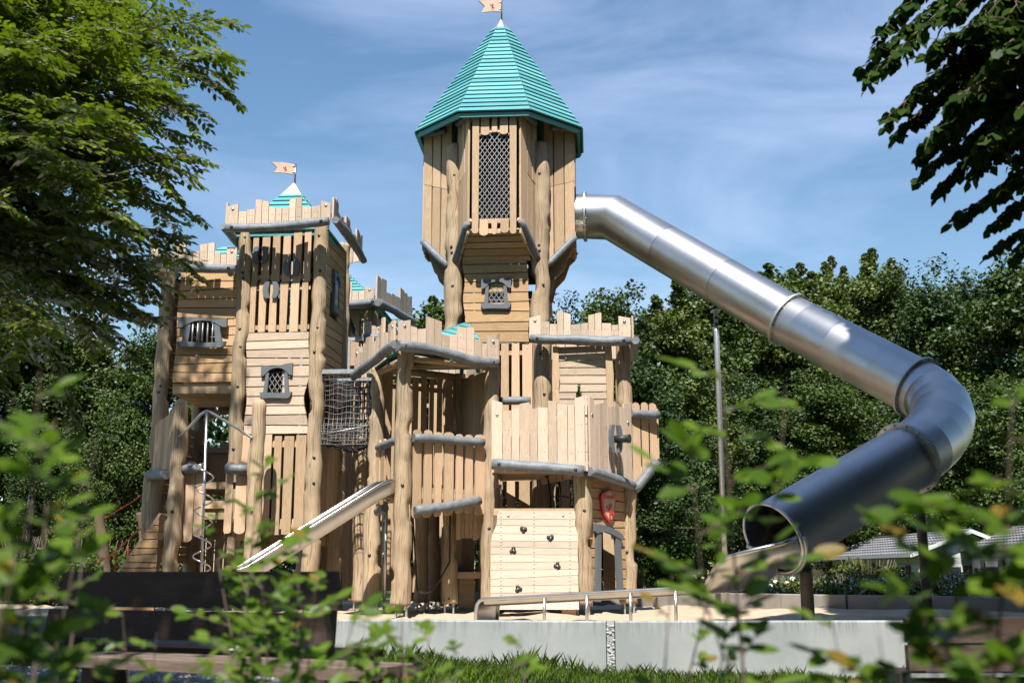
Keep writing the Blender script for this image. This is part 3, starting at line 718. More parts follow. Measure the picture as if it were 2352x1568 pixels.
hplanks(t2,*q,'plank_pale',.148,(.33,.60,.40,.66),6,.05,out=o)
slats(t2,*off(mFL,mFR,.10,o,zA,zB,.03),6,.24,'slat_wood',out=o,jb=.06)
hw=W(636,870,17.7); window(t2,Vector((hw.x,mFL.lerp(mFR,.44).y,Z(876,17.7)))+o*.07,mDir,o,.29,.38,'lattice',3)
for px,py in ((597.5,582),(671,613),(622.5,664)):
    c=W(px,py,17.7); lens_pair(t2,Vector((c.x,mFL.lerp(mFR,(px-560)/170).y,c.z))+o*.065,mDir,o,.27,.085,.038)
so_=mDir
q=off(mFR,mRR,.10,so_,Z(1000,18),zD,.02)
hplanks(t2,*q,'plank_warm',.15,(.3,.7,.60,.74),8,.02,out=so_)
c=(mFR+mRR)/2; window(t2,Vector((c.x,c.y,Z(672,18.4)))+so_*.06,mB,so_,.22,.50,'bars',4)
slats(t2,*off(mFR,mRR,.10,so_,Z(1180,18),Z(1002,18),.02),5,.1,'slat_wood',out=so_,rb=.6)
q=off(mRR,mRL,.10,mB,Z(1250,19),zD,.02); slats(t2,*q,5,.28,'slat_wood',out=mB,nails=False)
q=off(mRL,mFL,.10,-mDir,Z(1000,18),zD,.02); hplanks(t2,*q,'plank_warm',.15,None,9,.02,out=-mDir,nails=False)
for z in (Z(760,17.7),Z(1000,17.7)-.02,Z(1190,17.7)): floor_slab(t2,[mFL,mFR,mRR,mRL],z)
cols=[(625,703,395,380),(703,762,433,430),(762,820,420,414),(820,865,350,352),(865,914,357,364),(914,960,400,405),(960,1006,408,408),(1006,1056,408,404),(1056,1102,352,340),(1102,1145,336,328),(1145,1212,395,404),(1212,1277,396,388),(1277,1348,357,374)]
cv=lambda f,cs:[(f(a,0)[0],f(b,0)[0],f(0,c)[1],f(0,d)[1]) for a,b,c,d in cs]
parapet_px(t2,cv(z3,cols),[z3(625,527),z3(760,530),z3(960,530),z3(1100,517),z3(1348,492)],17.42,17.30)
glog(t2,[W(*z3(612,543),17.36),W(*z3(760,541),17.36),W(*z3(950,537),17.33),W(*z3(1130,520),17.28),W(*z3(1335,495),17.24)],.072,61)
# right and left side battlements, drooping to the back
fr=W(*z3(1352,495),17.30); bk=W(*z3(1500,770),19.6); bk.x=fr.x+.16
a=V3(fr,fr.z); b=V3(bk,bk.z)
parapet(t2,a,b,.42,13,5,so_,name='parapet'); glog(t2,[a+so_*.06+Vector((0,0,.02)),a.lerp(b,.5)+so_*.06+Vector((0,0,.08)),b+so_*.06],.065,62,bolts=False,N_=so_)
fl_=W(*z3(622,527),17.42); bl_=fl_+mB*2.2; bl_.z=Z(640,19.4); parapet(t2,bl_,V3(fl_,fl_.z),.40,12,6,-mDir); parapet(t2,b,bl_,.40,12,7,mB)
glog(t2,[fl_-mDir*.05,bl_-mDir*.05],.065,63,bolts=False)
rc=W(677,424,18.6); r2c=(rc.x,18.55)
roof2,_=pyramid_roof(t2,r2c,Z(540,18.0),rc.z-.22,1.12,.19,4,TH-math.pi/4-math.pi/2,9)
mb=MB().mat('cap_metal')
for i in range(4):
    a0=TH+math.pi/4+i*math.pi/2; a1=a0+math.pi/2; k=len(mb.v); zc_=rc.z-.25
    mb.v.extend([Vector((r2c[0]+math.cos(a0)*.24,r2c[1]+math.sin(a0)*.24,zc_)),Vector((r2c[0]+math.cos(a1)*.24,r2c[1]+math.sin(a1)*.24,zc_)),Vector((r2c[0],r2c[1],rc.z+.02))]); mb.face([k,k+1,k+2],[(0,0)]*3)
mb.build('roof_cap',roof2)
flag(t2,Vector((r2c[0]+.01,r2c[1],rc.z-.05)),Z(377,18.55),.40,.185,-.02,Z(391,18.55),2)
# ---------------------------------------------------------------- left wing
wFL=W(388,640,18.05); wFL.z=0; wRL=wFL+mB*1.5; wRR=mRL+Vector((-.12,0,0)); wFR=mFL-mDir*.10
t3=thing('play_tower','leftmost low wooden tower with barred window, dappled by the tree shade','play tower',(wFL+wRR)/2,GRP)
zt=Z(622,18.05)
post(t3,V3(wFL,0),V3(wFL,zt+.12),.118,71,bolts=[Z(y,18) for y in (640,656,742,893,909)])
post(t3,V3(wRL,0),V3(wRL,zt),.11,72)
zP0,zP1=Z(880,17.95),Z(625,17.95)
a=Vector((W(406,750,17.95).x,17.93,0)); b=Vector((W(545,750,17.9).x,17.87,0))
hplanks(t3,V3(a,zP0),V3(b,zP0),V3(b,zP1),V3(a,zP1),'plank_warm',.15,(.22,.72,.345,.545),12,.02,out=mO)
c=W(468,765,17.85); window(t3,c+mO*.03,mDir,mO,.46,.34,'bars',5)
hplanks(t3,*off(wRL,wFL,.12,-mDir,zP0,zP1,.02),'plank_warm',.15,None,13,.02,out=-mDir,nails=False)
hplanks(t3,*off(wRR,wRL,.08,mB,zP0,zP1,.02),'plank_warm',.15,None,14,.02,out=mB,nails=False)
slats(t3,*off(wRR,wRL,.08,mB,Z(935,18.6),zP0,.02),4,.2,'slat_wood',rb=.7,jb=.08,out=mB,nails=False)
slats(t3,*off(wRR,wRL,.08,mB,Z(1130,18.6),Z(1010,18.6),.02),6,.08,'slat_wood',rt=.6,jt=.06,out=mB,nails=False)
hplanks(t3,*off(wRL,wFL,.12,-mDir,.75,Z(960,18),.02),'plank_warm',.15,None,15,.02,out=-mDir,nails=False)
floor_slab(t3,[V3(a,0),V3(b,0),V3(wRR,0),V3(wRL,0)],zP0-.01,th=.16)
floor_slab(t3,[V3(a,0),V3(b,0),V3(wRR,0),V3(wRL,0)],Z(1150,18),th=.12)
slats(t3,*off(wRR,wRL,.08,mB,.1,Z(1180,18.6),.02),6,.15,'slat_wood',out=mB,nails=False)
cols=[(90,146,690,682),(146,190,705,712),(190,242,725,720),(242,288,652,648),(288,335,640,652),(335,385,712,716),(385,432,712,706),(432,488,662,655),(488,536,652,648),(536,580,713,718),(580,621,728,728),(621,694,680,686)]
parapet_px(t3,cv(z3,cols),[z3(90,790),z3(300,800),z3(500,804),z3(694,812)],17.62,17.5)
glog(t3,[W(*z3(82,808),17.58),W(*z3(300,818),17.54),W(*z3(500,820),17.50),W(*z3(688,828),17.46)],.075,73)
l0=W(*z3(84,800),17.62); l1=l0+mB*1.9; parapet(t3,l1,V3(l0,l0.z),.40,9,8,-mDir); glog(t3,[l0-mDir*.05+UZ*-.03,l1-mDir*.05-UZ*.1],.065,74,bolts=False)
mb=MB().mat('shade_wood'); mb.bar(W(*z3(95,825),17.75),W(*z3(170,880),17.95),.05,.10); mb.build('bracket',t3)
l2=l1+mDir*1.2; parapet(t3,l2,l1,.40,8,9,mB)
pr=W(585,680,18.6); pyramid_roof(t3,(W(520,600,18.7).x,18.75),Z(640,18.4),Z(568,18.7),.95,.1,4,TH-math.pi/4-math.pi/2,7)
# balcony in front of the wing: two short posts, fence boards, grey logs
s1a,s1b=W(*z4(232,1500),17.2),W(*z4(292,200),17.2); s2a,s2b=W(*z4(802,1500),17.1),W(*z4(830,200),17.1)
for i,(p,q,top) in enumerate(((s1a,s1b,z4(0,172)[1]),(s2a,s2b,z4(0,175)[1]))):
    base=Vector((p.x,17.2-.1*i,0)); tp=Vector((lerp(p.x,q.x,.75),17.2-.1*i,Z(top,17.15)))
    post(t3,base,tp,.108,81+i,bolts=[Z(z4(0,y)[1],17.1) for y in (975,)],round_top=True)
yb=17.32
def fence_board(cx_,w_,y0,y1,seed,yy=yb):
    a=W(*z4(cx_-w_/2,y1),yy); b=W(*z4(cx_+w_/2,y1),yy); c=W(*z4(cx_+w_/2,y0),yy); d=W(*z4(cx_-w_/2,y0),yy); c.x=b.x;d.x=a.x;c.y=d.y=a.y=b.y=yy
    return rounded(a,b,c,d,.8,.8)
mb=MB().mat('slat_wood')
for c_,w_,y0,y1 in ((342,80,625,1135),(418,60,640,1105),(628,52,620,1085),(712,76,625,1080)): mb.prism(fence_board(c_,w_,y0,y1,1),Vector((0,-.035,0)),UZ)
mb.build('slat_wall',t3)
mb=MB().mat('slat_wood')
for y in (768,980): mb.bar(W(*z4(270,y),yb+.05),W(*z4(775,y),yb+.05),.06,.10)
mb.build('fence_rail',t3)
for i,(p,q) in enumerate((((300,655),(455,652)),((615,650),(775,652)))): glog(t3,[W(*z4(*p),yb-.10),W(*z4(*q),yb-.10)],.072,84+i,bolts=False)
glog(t3,[W(*z4(75,694),18.0),W(*z4(200,690),17.2)],.075,86,bolts=False)
# raked side boards between the balcony post and the wing
p0=Vector((s1a.x-.10,17.25,0)); p1=Vector((wFL.x-.02,17.95,0))
slats(t3,V3(p1,Z(1082,17.9)),V3(p0,Z(1082,17.3)),V3(p0,Z(930,17.3)),V3(p1,Z(985,17.9)),5,.03,'slat_wood',out=-mDir,jt=.05,name='slat_wall')
post(t3,Vector((p1.x-.02,18.1,0)),Vector((p1.x-.05,18.1,Z(1085,18.1))),.12,87)
# inclined climbing ramp going down to the left
a,b=W(*z4(0,1480),17.3),W(*z4(170,1480),17.0); c,d=W(*z4(185,1000),17.35),W(*z4(150,985),17.9)
ra=Vector((c.x-.95,17.2,.03)); rb_=Vector((c.x-.95,18.1,.03)); rc_=Vector((c.x,18.1,Z(1182,17.5))); rd=Vector((c.x,17.2,Z(1182,17.5)))
hplanks(t3,rb_,ra,rd,rc_,'plank_pale',.14,None,17,.02,out=Vector((-.72,0,.69)),name='climbing_ramp',th=.04)
hplanks(t3,ra+Vector((.02,-.05,0)),Vector((c.x,17.15,.03)),Vector((c.x,17.15,rd.z-.05)),Vector((c.x-.05,17.15,rd.z-.05)),'plank_warm',.13,None,18,0,out=Vector((0,-1,0)),name='ramp_side')
mb=MB().mat('hold_rubber')
for t,s in ((.85,.3),(.62,.6),(.40,.3),(.8,.75)):
    p=ra.lerp(rd,t).lerp(rb_.lerp(rc_,t),s)+Vector((-.72,0,.69))*.045; mb.dome(p,(-.72,0,.69),.06,.8)
mb.build('climbing_hold',t3)
# ---------------------------------------------------------------- spiral climbing pole
ps=W(*z4(483,255),16.75); pb=Vector((W(*z4(452,1350),16.75).x,16.75,0))
sp_=thing('spiral_climbing_pole','polished steel pole with coiled spiral under a bent tube arch at the left balcony','climbing pole',pb)
pt_=Vector((ps.x,16.75,ps.z))
MB().mat('steel_sheet').tube([pb,pt_],.021,10).build('pole',sp_)
L_=W(*z4(290,430),17.1); Rr=W(*z4(812,436),17.0)
arch=[L_,W(*z4(340,385),17.0),W(*z4(440,275),16.8),W(*z4(465,257),16.75),pt_+UZ*.01,W(*z4(505,258),16.75),W(*z4(540,277),16.78),W(*z4(700,372),16.9),W(*z4(790,432),17.0),Rr]
MB().mat('galvanised').tube(arch,.021,10).build('arch_tube',sp_)
hz0,hz1=Z(z4(0,1500)[1],16.75),Z(z4(0,605)[1],16.75); pts=[]
for i in range(260):
    t=i/259; z=lerp(hz0,hz1,t); a=(hz1-z)/.325*2*math.pi+2.2; r=.125
    if t>.97: r*=(1-t)/.03
    c=pb.lerp(pt_,z/pt_.z); pts.append(Vector((c.x+math.cos(a)*r,c.y+math.sin(a)*r,z)))
MB().mat('steel_bright').tube(pts,.0125,8).build('spiral',sp_)
print('towers ok')
# ---------------------------------------------------------------- porch pavilion (centre)
pC=Vector((W(931,900,16.6).x,16.6,0)); pL=Vector((W(865,1000,17.7).x,17.7,0)); pR=Vector((W(1128,1000,17.35).x,17.35,0))
pB=pL+(pR-pC)*.95+Vector((.05,.05,0)); 
t4=thing('play_pavilion','open wooden corner pavilion in the centre with battlements over a low turquoise roof','play pavilion',(pC+pB)/2,GRP)
post(t4,V3(pC,0),V3(pC,Z(800,16.6)),.122,91,bolts=[Z(z6(0,500)[1],16.5),Z(z5(0,750)[1]+5,16.5)],foot=True)
post(t4,V3(pL,0),V3(pL,Z(846,17.7)),.118,92,bolts=[Z(z6(0,1060)[1],17.5)])
post(t4,V3(pR,0),V3(pR,Z(838,17.35)),.112,93,bolts=[Z(z6(0,855)[1],17.2)])
post(t4,V3(pB,0),V3(pB,Z(870,18.9)),.11,94)
cols=[(665,760,563,550),(760,815,597,612),(815,883,623,617),(883,945,520,543),(945,1006,543,565),(1006,1065,660,674),(1065,1128,674,660),(1128,1199,607,609),(1199,1259,608,610),(1259,1318,700,715),(1318,1363,731,736),(1363,1455,670,706)]
parapet_px(t4,cv(z5,cols),[z5(665,735),z5(850,757),z5(1000,778),z5(1150,822),z5(1250,858),z5(1350,868),z5(1455,876)],16.25,17.1,label='battlement board row along the right of the pavilion')
glog(t4,[W(*z5(672,742),16.2),W(*z5(850,765),16.4),W(*z5(1000,787),16.58),W(*z5(1150,832),16.75),W(*z5(1250,867),16.87),W(*z5(1350,876),16.98),W(*z5(1450,890),17.1)],.075,95)
cols=[(340,375,775,768),(375,400,795,800),(400,426,765,758),(426,456,690,680),(456,481,678,676),(481,505,722,715),(505,527,690,680),(527,549,600,585),(549,570,535,528),(570,601,645,650),(601,626,585,570),(626,652,560,552)]
parapet_px(t4,cv(z5,cols),[z5(340,950),z5(430,895),z5(500,845),z5(560,790),z5(652,735)],17.75,16.3)
glog(t4,[W(*z5(318,988),17.85),W(*z5(430,900),17.4),W(*z5(500,855),17.1),W(*z5(560,795),16.75),W(*z5(648,742),16.3)],.072,96)
# the two back battlements and the low roof
bl=W(*z5(330,955),17.8); br=W(*z5(1460,870),17.1); bb=Vector((pB.x+.1,pB.y+.35,(bl.z+br.z)/2))
parapet(t4,V3(bb,bb.z),bl,.42,12,15,Vector((-.5,.85,0)).normalized()); parapet(t4,br,V3(bb,bb.z),.42,12,16,Vector((.5,.85,0)).normalized())
c4=(pC+pB)/2; c4.y-=.05
ang=math.atan2(pC.y-c4.y,pC.x-c4.x)
def rv(i,z,s): 
    ps_=[pC,pR,pB,pL]; p=ps_[i%4]; q=c4.lerp(p,s); return V3(q,z)
mb=MB().mat('teal_board'); apx=W(1072,742,17.55); zE=Z(812,16.9); zApx=Z(757,17.7)+.05
eav=[Z(800,16.4),Z(845,17.2),Z(858,18.8),Z(858,17.8)]
for i in range(4):
    for k in range(8):
        t0,t1=k/8,(k+1.1)/8 if k<7 else 1
        def E(j,t):
            p_=[pC,pR,pB,pL][j%4]; e_=c4.lerp(p_,1.10); e_=V3(e_,eav[j%4]+.02); return e_.lerp(apx,t*.98)
        a,b,c,d=E(i,t0),E(i+1,t0),E(i+1,t1),E(i,t1); n=(b-a).cross(d-a).normalized(); n=n if n.z>0 else -n
        mb.prism([a+n*.012,b+n*.012,c,d],n*.022,b-a)
    mb.bar(E(i,0)-UZ*.05,E(i,1)-UZ*.05,.06,.08); 
    m0=(E(i,0)+E(i+1,0))/2; mb.bar(m0-UZ*.05,apx-UZ*.05,.05,.07)
mb.build('roof',t4)
mb=MB().mat('log_wood')
for (p,q,z) in ((pL,pR,Z(852,18.0)),(pL,pB,Z(868,18.5)),(pC,pR,Z(838,17.2)),(pC,pL,Z(850,17.5))): mb.tube([V3(p,z),V3(p.lerp(q,.5),z+.01),V3(q,z)],.06,10,bump=.1)
mb.build('beam_log',t4)
# railings
zR0=1.75
d_=(pR-pC).normalized(); o4=Vector((d_.y,-d_.x,0)); o4=o4 if o4.y<0 else -o4
a=pC+d_*.13; b=pR-d_*.12
A=V3(a,Z(z6(0,700)[1],16.7)); B=V3(b,Z(z6(0,668)[1],17.2)); C=V3(b,Z(z5(0,1470)[1],17.2)); D=V3(a,Z(z5(0,1428)[1],16.7))
slats(t4,A,B,C,D,7,.26,'slat_wood',rt=.8,rb=.8,out=o4,jt=.012,jb=.02)
glog(t4,[W(*z5(793,1470),16.58),W(*z5(1060,1485),16.9),W(*z5(1345,1510),17.15)],.066,97,bolts=False)
glog(t4,[W(*z6(803,668),16.56),W(*z6(1060,640),16.85),W(*z6(1313,592),17.15)],.068,98,bolts=False)
MB().mat('slat_wood').bar(V3(a,Z(z6(0,515)[1],16.8))-o4*.04,V3(b,Z(z6(0,535)[1],17.2))-o4*.04,.06,.11).build('fence_rail',t4)
d2=(pL-pC).normalized(); o5=Vector((-1,-.3,0)).normalized()
glog(t4,[W(*z5(515,1545),17.55),W(*z5(665,1488),16.8)],.062,99,bolts=False)
slats(t4,V3(pL-d2*.12,zR0-.1),V3(pC+d2*.75,zR0-.1),V3(pC+d2*.75,Z(1015,17.2)),V3(pL-d2*.12,Z(1022,17.6)),2,.3,'slat_wood',rt=.7,rb=.7,out=o5)
floor_slab(t4,[pC,pR,pB,pL],zR0)
# dark back walls of upright boards
slats(t4,*off(pL,pB,.12,BACK,zR0,Z(872,18.4),.02),8,.36,'slat_wood',out=FRONT,nails=False)
slats(t4,*off(pB,pR,.12,RIGHT,zR0,Z(862,18.0),.02),7,.10,'slat_wood',out=LEFT,nails=False)
# under the floor: hung box of boards, stout post, shelf
hb0,hb1=W(*z6(1128,895),17.5),W(*z6(1335,895),17.5); zt_=zR0-.09
slats(t4,V3(hb0,hb0.z),V3(hb1,hb0.z),V3(hb1,zt_),V3(hb0,zt_),6,.06,'slat_wood',out=FRONT)
post(t4,Vector((W(*z6(1072,1200),17.6).x,17.7,0)),Vector((W(*z6(1072,700),17.6).x,17.7,zt_)),.105,101)
post(t4,Vector((W(*z6(855,1200),18.6).x,18.6,0)),Vector((W(*z6(855,700),18.6).x,18.6,zt_)),.10,102)
post(t4,Vector((W(*z6(940,1200),19).x,19,0)),Vector((W(*z6(940,700),19).x,19,zt_)),.10,103)
mb=MB().mat('slat_wood'); mb.box(W(*z6(1235,1175),18.3),(1,0,0),(0,1,0),(0,0,1),.36,.25,.05); 
mb.box(W(*z6(1210,1320),18.4)+UZ*.0,(1,0,0),(0,1,0),(0,0,1),.12,.05,.27,None,UZ); mb.build('shelf',t4)
mb=MB().mat('steel_sheet'); x=W(*z6(574,900),17.6); mb.tube([Vector((x.x,17.6,0)),Vector((x.x,17.6,zt_))],.025,8); mb.build('fire_pole',t4)
# swing seat hung below
sw=thing('swing_seat','black curved rubber swing seat hanging below the pavilion floor','swing seat',W(*z6(910,1230),17.2))
p0_,p1_=W(*z6(815,1285),17.2),W(*z6(1000,1200),17.35); mb=MB().mat('dark_rubber'); n_=10
top=[p0_.lerp(p1_,i/n_)-UZ*(.10*math.sin(math.pi*i/n_)) for i in range(n_+1)]
mb.prism([p for p in top]+[p-UZ*.035 for p in top[::-1]],Vector((0,.20,0))); mb.build('seat',sw)
mb=MB().mat('rope_black'); mb.tube([p1_+Vector((0,.1,0)),W(*z6(1075,1070),17.5)],.012,6); mb.tube([W(*z6(1075,1070),17.5),Vector((W(*z6(1075,1070),17.5).x,17.5,zt_-.05))],.012,6); mb.tube([p0_+Vector((0,.1,0)),Vector((p0_.x-.1,17.4,zt_-.05))],.012,6); mb.build('rope',sw)
# ---------------------------------------------------------------- straight steel slide
s_top=W(911,1118,16.75); s_edge=W(*z6(540,470),16.55)
sl=thing('straight_slide','straight stainless steel slide with raised sides running down left from the pavilion','slide',(s_edge.x-1.5,16.2,0))
path=[W(930,1136,16.95),W(905,1128,16.8),W(885,1132,16.7)]
e0=W(868,1141,16.62); e1=W(566,1330,15.75); path+=[e0]+[e0.lerp(e1,i/8) for i in range(1,9)]
e2=e1+(e1-e0).normalized()*.75; e2.z=max(e2.z,.30); path+=[e2,e2+Vector((-.25,-.07,-.06)),e2+Vector((-.75,-.2,-.10))]
dirh=Vector((e1.x-e0.x,e1.y-e0.y,0)).normalized(); sd_=Vector((-dirh.y,dirh.x,0)); sd_=sd_ if sd_.y<0 else -sd_   # towards the camera
def ribbon(mb,path,offs,th,closed=False):
    """profile offs=[(side,up)] swept along path"""
    k=len(offs); b=len(mb.v)
    for i,p in enumerate(path):
        t=(path[min(i+1,len(path)-1)]-path[max(0,i-1)]).normalized(); up=sd_.cross(t); up=up if up.z>0 else -up
        for (a,c) in offs: mb.v.append(p+sd_*a+up*c)
    for i in range(len(path)-1):
        for j in range(k-1):
            mb.face([b+i*k+j,b+i*k+j+1,b+(i+1)*k+j+1,b+(i+1)*k+j],[(i*.3,j*.1),(i*.3,j*.1+.1),(i*.3+.3,j*.1+.1),(i*.3+.3,j*.1)],.5,True)
hw_=.23; wl=.165
mb=MB().mat('steel_sheet'); ribbon(mb,path,[(-hw_,wl),(-hw_,.03),(-hw_+.03,0),(hw_-.03,0),(hw_,.03),(hw_,wl)],.01); ribbon(mb,path,[(hw_+.012,wl),(hw_+.012,-.02),(hw_-.03,-.03),(-hw_+.03,-.03),(-hw_-.012,-.02),(-hw_-.012,wl)],.01); mb.build('slide_bed',sl)
for s in (-1,1):
    pp=[]
    for i,p in enumerate(path):
        t=(path[min(i+1,len(path)-1)]-path[max(0,i-1)]).normalized(); up=sd_.cross(t); up=up if up.z>0 else -up; pp.append(p+sd_*s*(hw_+.006)+up*(wl+.005))
    MB().mat('steel_bright').tube(pp,.024,10).build('side_rail',sl)
mb=MB().mat('slat_wood'); q=W(*z6(640,545),16.9); mb.box(q+Vector((-.05,.12,-.02)),(1,0,0),(0,1,0),(0,0,1),.16,.2,.035); mb.mat('galvanised').box(q+Vector((-.10,-.05,.05)),(1,0,0),(0,1,0),(0,0,1),.17,.008,.035)
mb.mat('bolt_black'); [mb.dome(q+Vector((-.22+.09*i,-.06,.05)),(0,-1,0),.018) for i in range(3)]; mb.build('mounting_bracket',sl)
glog(t4,[W(*z6(510,685),17.3),W(*z6(570,650),17.0)],.068,104,bolts=False)
# ---------------------------------------------------------------- right bastion
b0=Vector((pR.x+.02,17.2,0)); b1=Vector((W(1337,1200,17.1).x,17.1,0)); b2=Vector((W(1441,1200,17.95).x,17.95,0)); b3=Vector((b0.x+.1,18.8,0))
tRF=L(hp,-hp,0)   # right front post of the main tower
t5=thing('play_bastion','wooden bastion with plank rampart, small cannon, red shield above its doorway','play bastion',(b0+b2)/2,GRP)
post(t5,b1,V3(b1,Z(1086,17.1)),.135,111,bolts=[Z(z8(0,485)[1],17)],label=None)
post(t5,b2,V3(b2,Z(790,17.95)),.112,112,bolts=[Z(z8(0,905)[1],17.8)])
pX=Vector((W(1243,860,18.0).x,18.1,0)); post(t5,V3(pX,Z(1000,18)),V3(pX,Z(788,18.1)),.135,113,bolts=[Z(z7(0,410)[1],18),Z(z7(0,732)[1],18)],foot=False)
post(t5,V3((b2+BACK*1.5),0),V3(b2+BACK*1.5,Z(800,19.3)),.11,114)
cols=[(130,217,780,806),(217,287,866,866),(287,350,857,845),(350,432,815,800),(432,492,853,848),(492,575,840,845),(575,646,788,798),(646,729,812,822),(729,787,822,822),(787,866,770,750),(866,888,750,750)]
parapet_px(t5,cv(z7,cols),[z7(130,1265),z7(888,1340)],16.95,16.85,matn='plank_pale')
glog(t5,[W(*z7(135,1280),16.9),W(*z7(400,1295),16.86),W(*z7(650,1315),16.83),W(*z7(855,1338),16.8)],.085,115)
cols=[(890,930,752,785),(930,966,820,815),(966,1002,812,806),(1002,1036,780,778),(1036,1062,835,838),(1062,1094,834,838),(1094,1132,795,822),(1132,1166,835,848),(1166,1225,812,803)]
parapet_px(t5,cv(z7,cols),[z7(890,1335),z7(1225,1435)],16.88,17.85,matn='plank_pale')
glog(t5,[W(*z7(898,1342),16.84),W(*z7(1060,1395),17.3),W(*z7(1245,1455),17.85)],.075,116)
# third, narrow face with round-topped boards
q0=Vector((W(*z7(1232,1100),17.9).x,17.9,0)); q1=Vector((W(*z7(1425,1100),18.1).x,18.12,0))
zl,zr=Z(z7(0,1470)[1],17.9),Z(z7(0,1250)[1],18.1); zt_=Z(z7(0,838)[1],18)
slats(t5,V3(q0,zl),V3(q1,zr),V3(q1,zt_),V3(q0,zt_),3,.16,'slat_wood',rt=.7,out=Vector((.1,-1,0)).normalized())
glog(t5,[W(*z7(1226,888),17.82),W(*z7(1440,898),17.98)],.068,117,bolts=False)
glog(t5,[W(*z7(1248,1490),17.84),W(*z7(1340,1375),17.9),W(*z7(1428,1262),17.95)],.075,118,bolts=False)
sf=[V3(q0,zl),V3(q1,zr),V3(q1,zr)+Vector((-.05,.9,0)),V3(q0,zl)+Vector((0,1.1,0))]
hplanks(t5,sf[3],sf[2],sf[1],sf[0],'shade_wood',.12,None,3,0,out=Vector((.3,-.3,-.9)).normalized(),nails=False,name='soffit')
slats(t5,V3(q1,zr),V3(q1+BACK*.9,zr),V3(q1+BACK*.9,zt_),V3(q1,zt_),5,.1,'slat_wood',out=RIGHT,nails=False)
glog(t5,[W(*z7(188,790),17.6),W(*z7(435,795),17.55)],.066,119,bolts=False)
a,b=W(*z7(775,800),18.0),W(*z7(890,800),17.9)
mb=MB().mat('slat_wood'); mb.prism([V3(a,Z(z7(0,830)[1],18)),V3(b,Z(z7(0,830)[1],18)),V3(b,Z(z7(0,742)[1],18)),V3(a,Z(z7(0,742)[1],18))],Vector((0,-.035,0)),UZ); mb.build('slat_wall',t5)
# cannon in its slot
cn=W(*z7(1072,1090),17.30); face_n=Vector((.66,-.75,0)).normalized(); face_u=Vector((.75,.66,0)).normalized()
lens_pair(t5,cn+face_n*.055,face_u,face_n,.42,.07,.055,.05,name='cannon_slot')
mb=MB().mat('dark_rubber'); c0=cn+face_n*.02; c1=cn+Vector((.86,-.5,-.03)).normalized()*.30
mb.tube([c0,c0.lerp(c1,.9)],.058,14); mb.tube([c0.lerp(c1,.88),c1],.068,14,cap=False); mb.tube([c1,c1-(c1-c0)*.2],.045,14,cap=True); mb.build('cannon',t5)
# upper platform
cols=[(425,518,142,120),(518,586,170,172),(586,644,190,190),(644,698,90,97),(698,753,99,112),(753,832,194,192),(832,889,186,180),(889,941,121,112),(941,995,108,101),(995,1071,183,184),(1071,1126,198,196),(1126,1222,127,142)]
parapet_px(t5,cv(z7,cols),[z7(425,300),z7(1222,305)],17.75,17.6)
glog(t5,[W(*z7(432,305),17.7),W(*z7(650,312),17.66),W(*z7(850,312),17.62),W(*z7(1040,322),17.58),W(*z7(1222,316),17.55)],.078,121)
u1=W(*z7(1230,310),17.6); u2=u1+BACK*1.6; parapet(t5,V3(u1,u1.z),V3(u2,u1.z-.02),.42,9,18,RIGHT); glog(t5,[u1+RIGHT*.06,u2+RIGHT*.06],.07,122,bolts=False)
u0=W(*z7(425,300),17.8); u3=u2-UX*1.55; parapet(t5,V3(u2,u1.z),V3(u3,u1.z),.42,9,19,BACK); 
zu=Z(z7(0,850)[1],18)
floor_slab(t5,[b0,b1,b2+BACK*.1,b0+BACK*1.6],Z(1068,17.1),th=.10)
floor_slab(t5,[V3(tRF,0),V3(b2,0),b2+BACK*1.5,V3(tRF,0)+BACK*1.2],Z(945,18.1),th=.10)
# tilted board wall with a diamond hole
A=W(*z7(628,835),17.80); B=W(*z7(1078,835),17.78); C=W(*z7(1062,352),17.78); D=W(*z7(655,368),17.80)
for p,(x,y) in ((A,(628,835)),(B,(1078,835))): pass
mb=hplanks(t5,A,B,C,D,'plank_pale',.13,(.36,.46,.14,.30),21,0,out=FRONT,tilt=.012,build=False)
mb.mat('slat_wood'); ap=W(*z7(620,835),17.72); dp=W(*z7(650,360),17.72)
mb.prism([W(*z7(608,800),17.75),W(*z7(665,815),17.75),W(*z7(655,700),17.75),W(*z7(664,600),17.75),W(*z7(655,480),17.75),W(*z7(658,368),17.75),W(*z7(610,366),17.75),W(*z7(604,560),17.75)],Vector((0,-.04,0)),UZ)
mb.prism([W(*z7(1036,840),17.72),W(*z7(1082,840),17.72),W(*z7(1085,600),17.72),W(*z7(1068,365),17.72),W(*z7(1016,363),17.72),W(*z7(1026,560),17.72)],Vector((0,-.05,0)),UZ)
mb.mat('bolt_steel'); mb.dome(W(*z7(714,452),17.75),(0,-1,0),.028); mb.dome(W(*z7(1000,447),17.75),(0,-1,0),.028)
mb.build('plank_wall',t5)
# doorway front under the rampart, shield, arch
A=Vector((W(1352,1250,17.15).x,17.2,.0)); B=Vector((W(1432,1250,17.85).x,17.85,.0)); zt_=Z(1100,17.5)
dn=(B-A).normalized(); do=Vector((dn.y,-dn.x,0)); do=do if do.y<0 else -do
hplanks(t5,V3(A,.20),V3(B,.20),V3(B,zt_),V3(A,zt_),'plank_warm',.145,(.17,.74,-.1,(Z(1212,17.4)-.2)/(zt_-.2)),22,.0,out=do)
def DP(px,py):   # point on the doorway plane seen at a pixel
    best=None
    s=(px-1352)/(1432-1352); p=A.lerp(B,s); return V3(p,Z(py,p.y))
lin=[z8(1243,590),z8(1300,598),z8(1380,622),z8(1450,655),z8(1500,690),z8(1515,735),z8(1490,742),z8(1440,715),z8(1400,690),z8(1340,668),z8(1290,672),z8(1255,680),z8(1240,660)]
mb=MB().mat('grey_board')
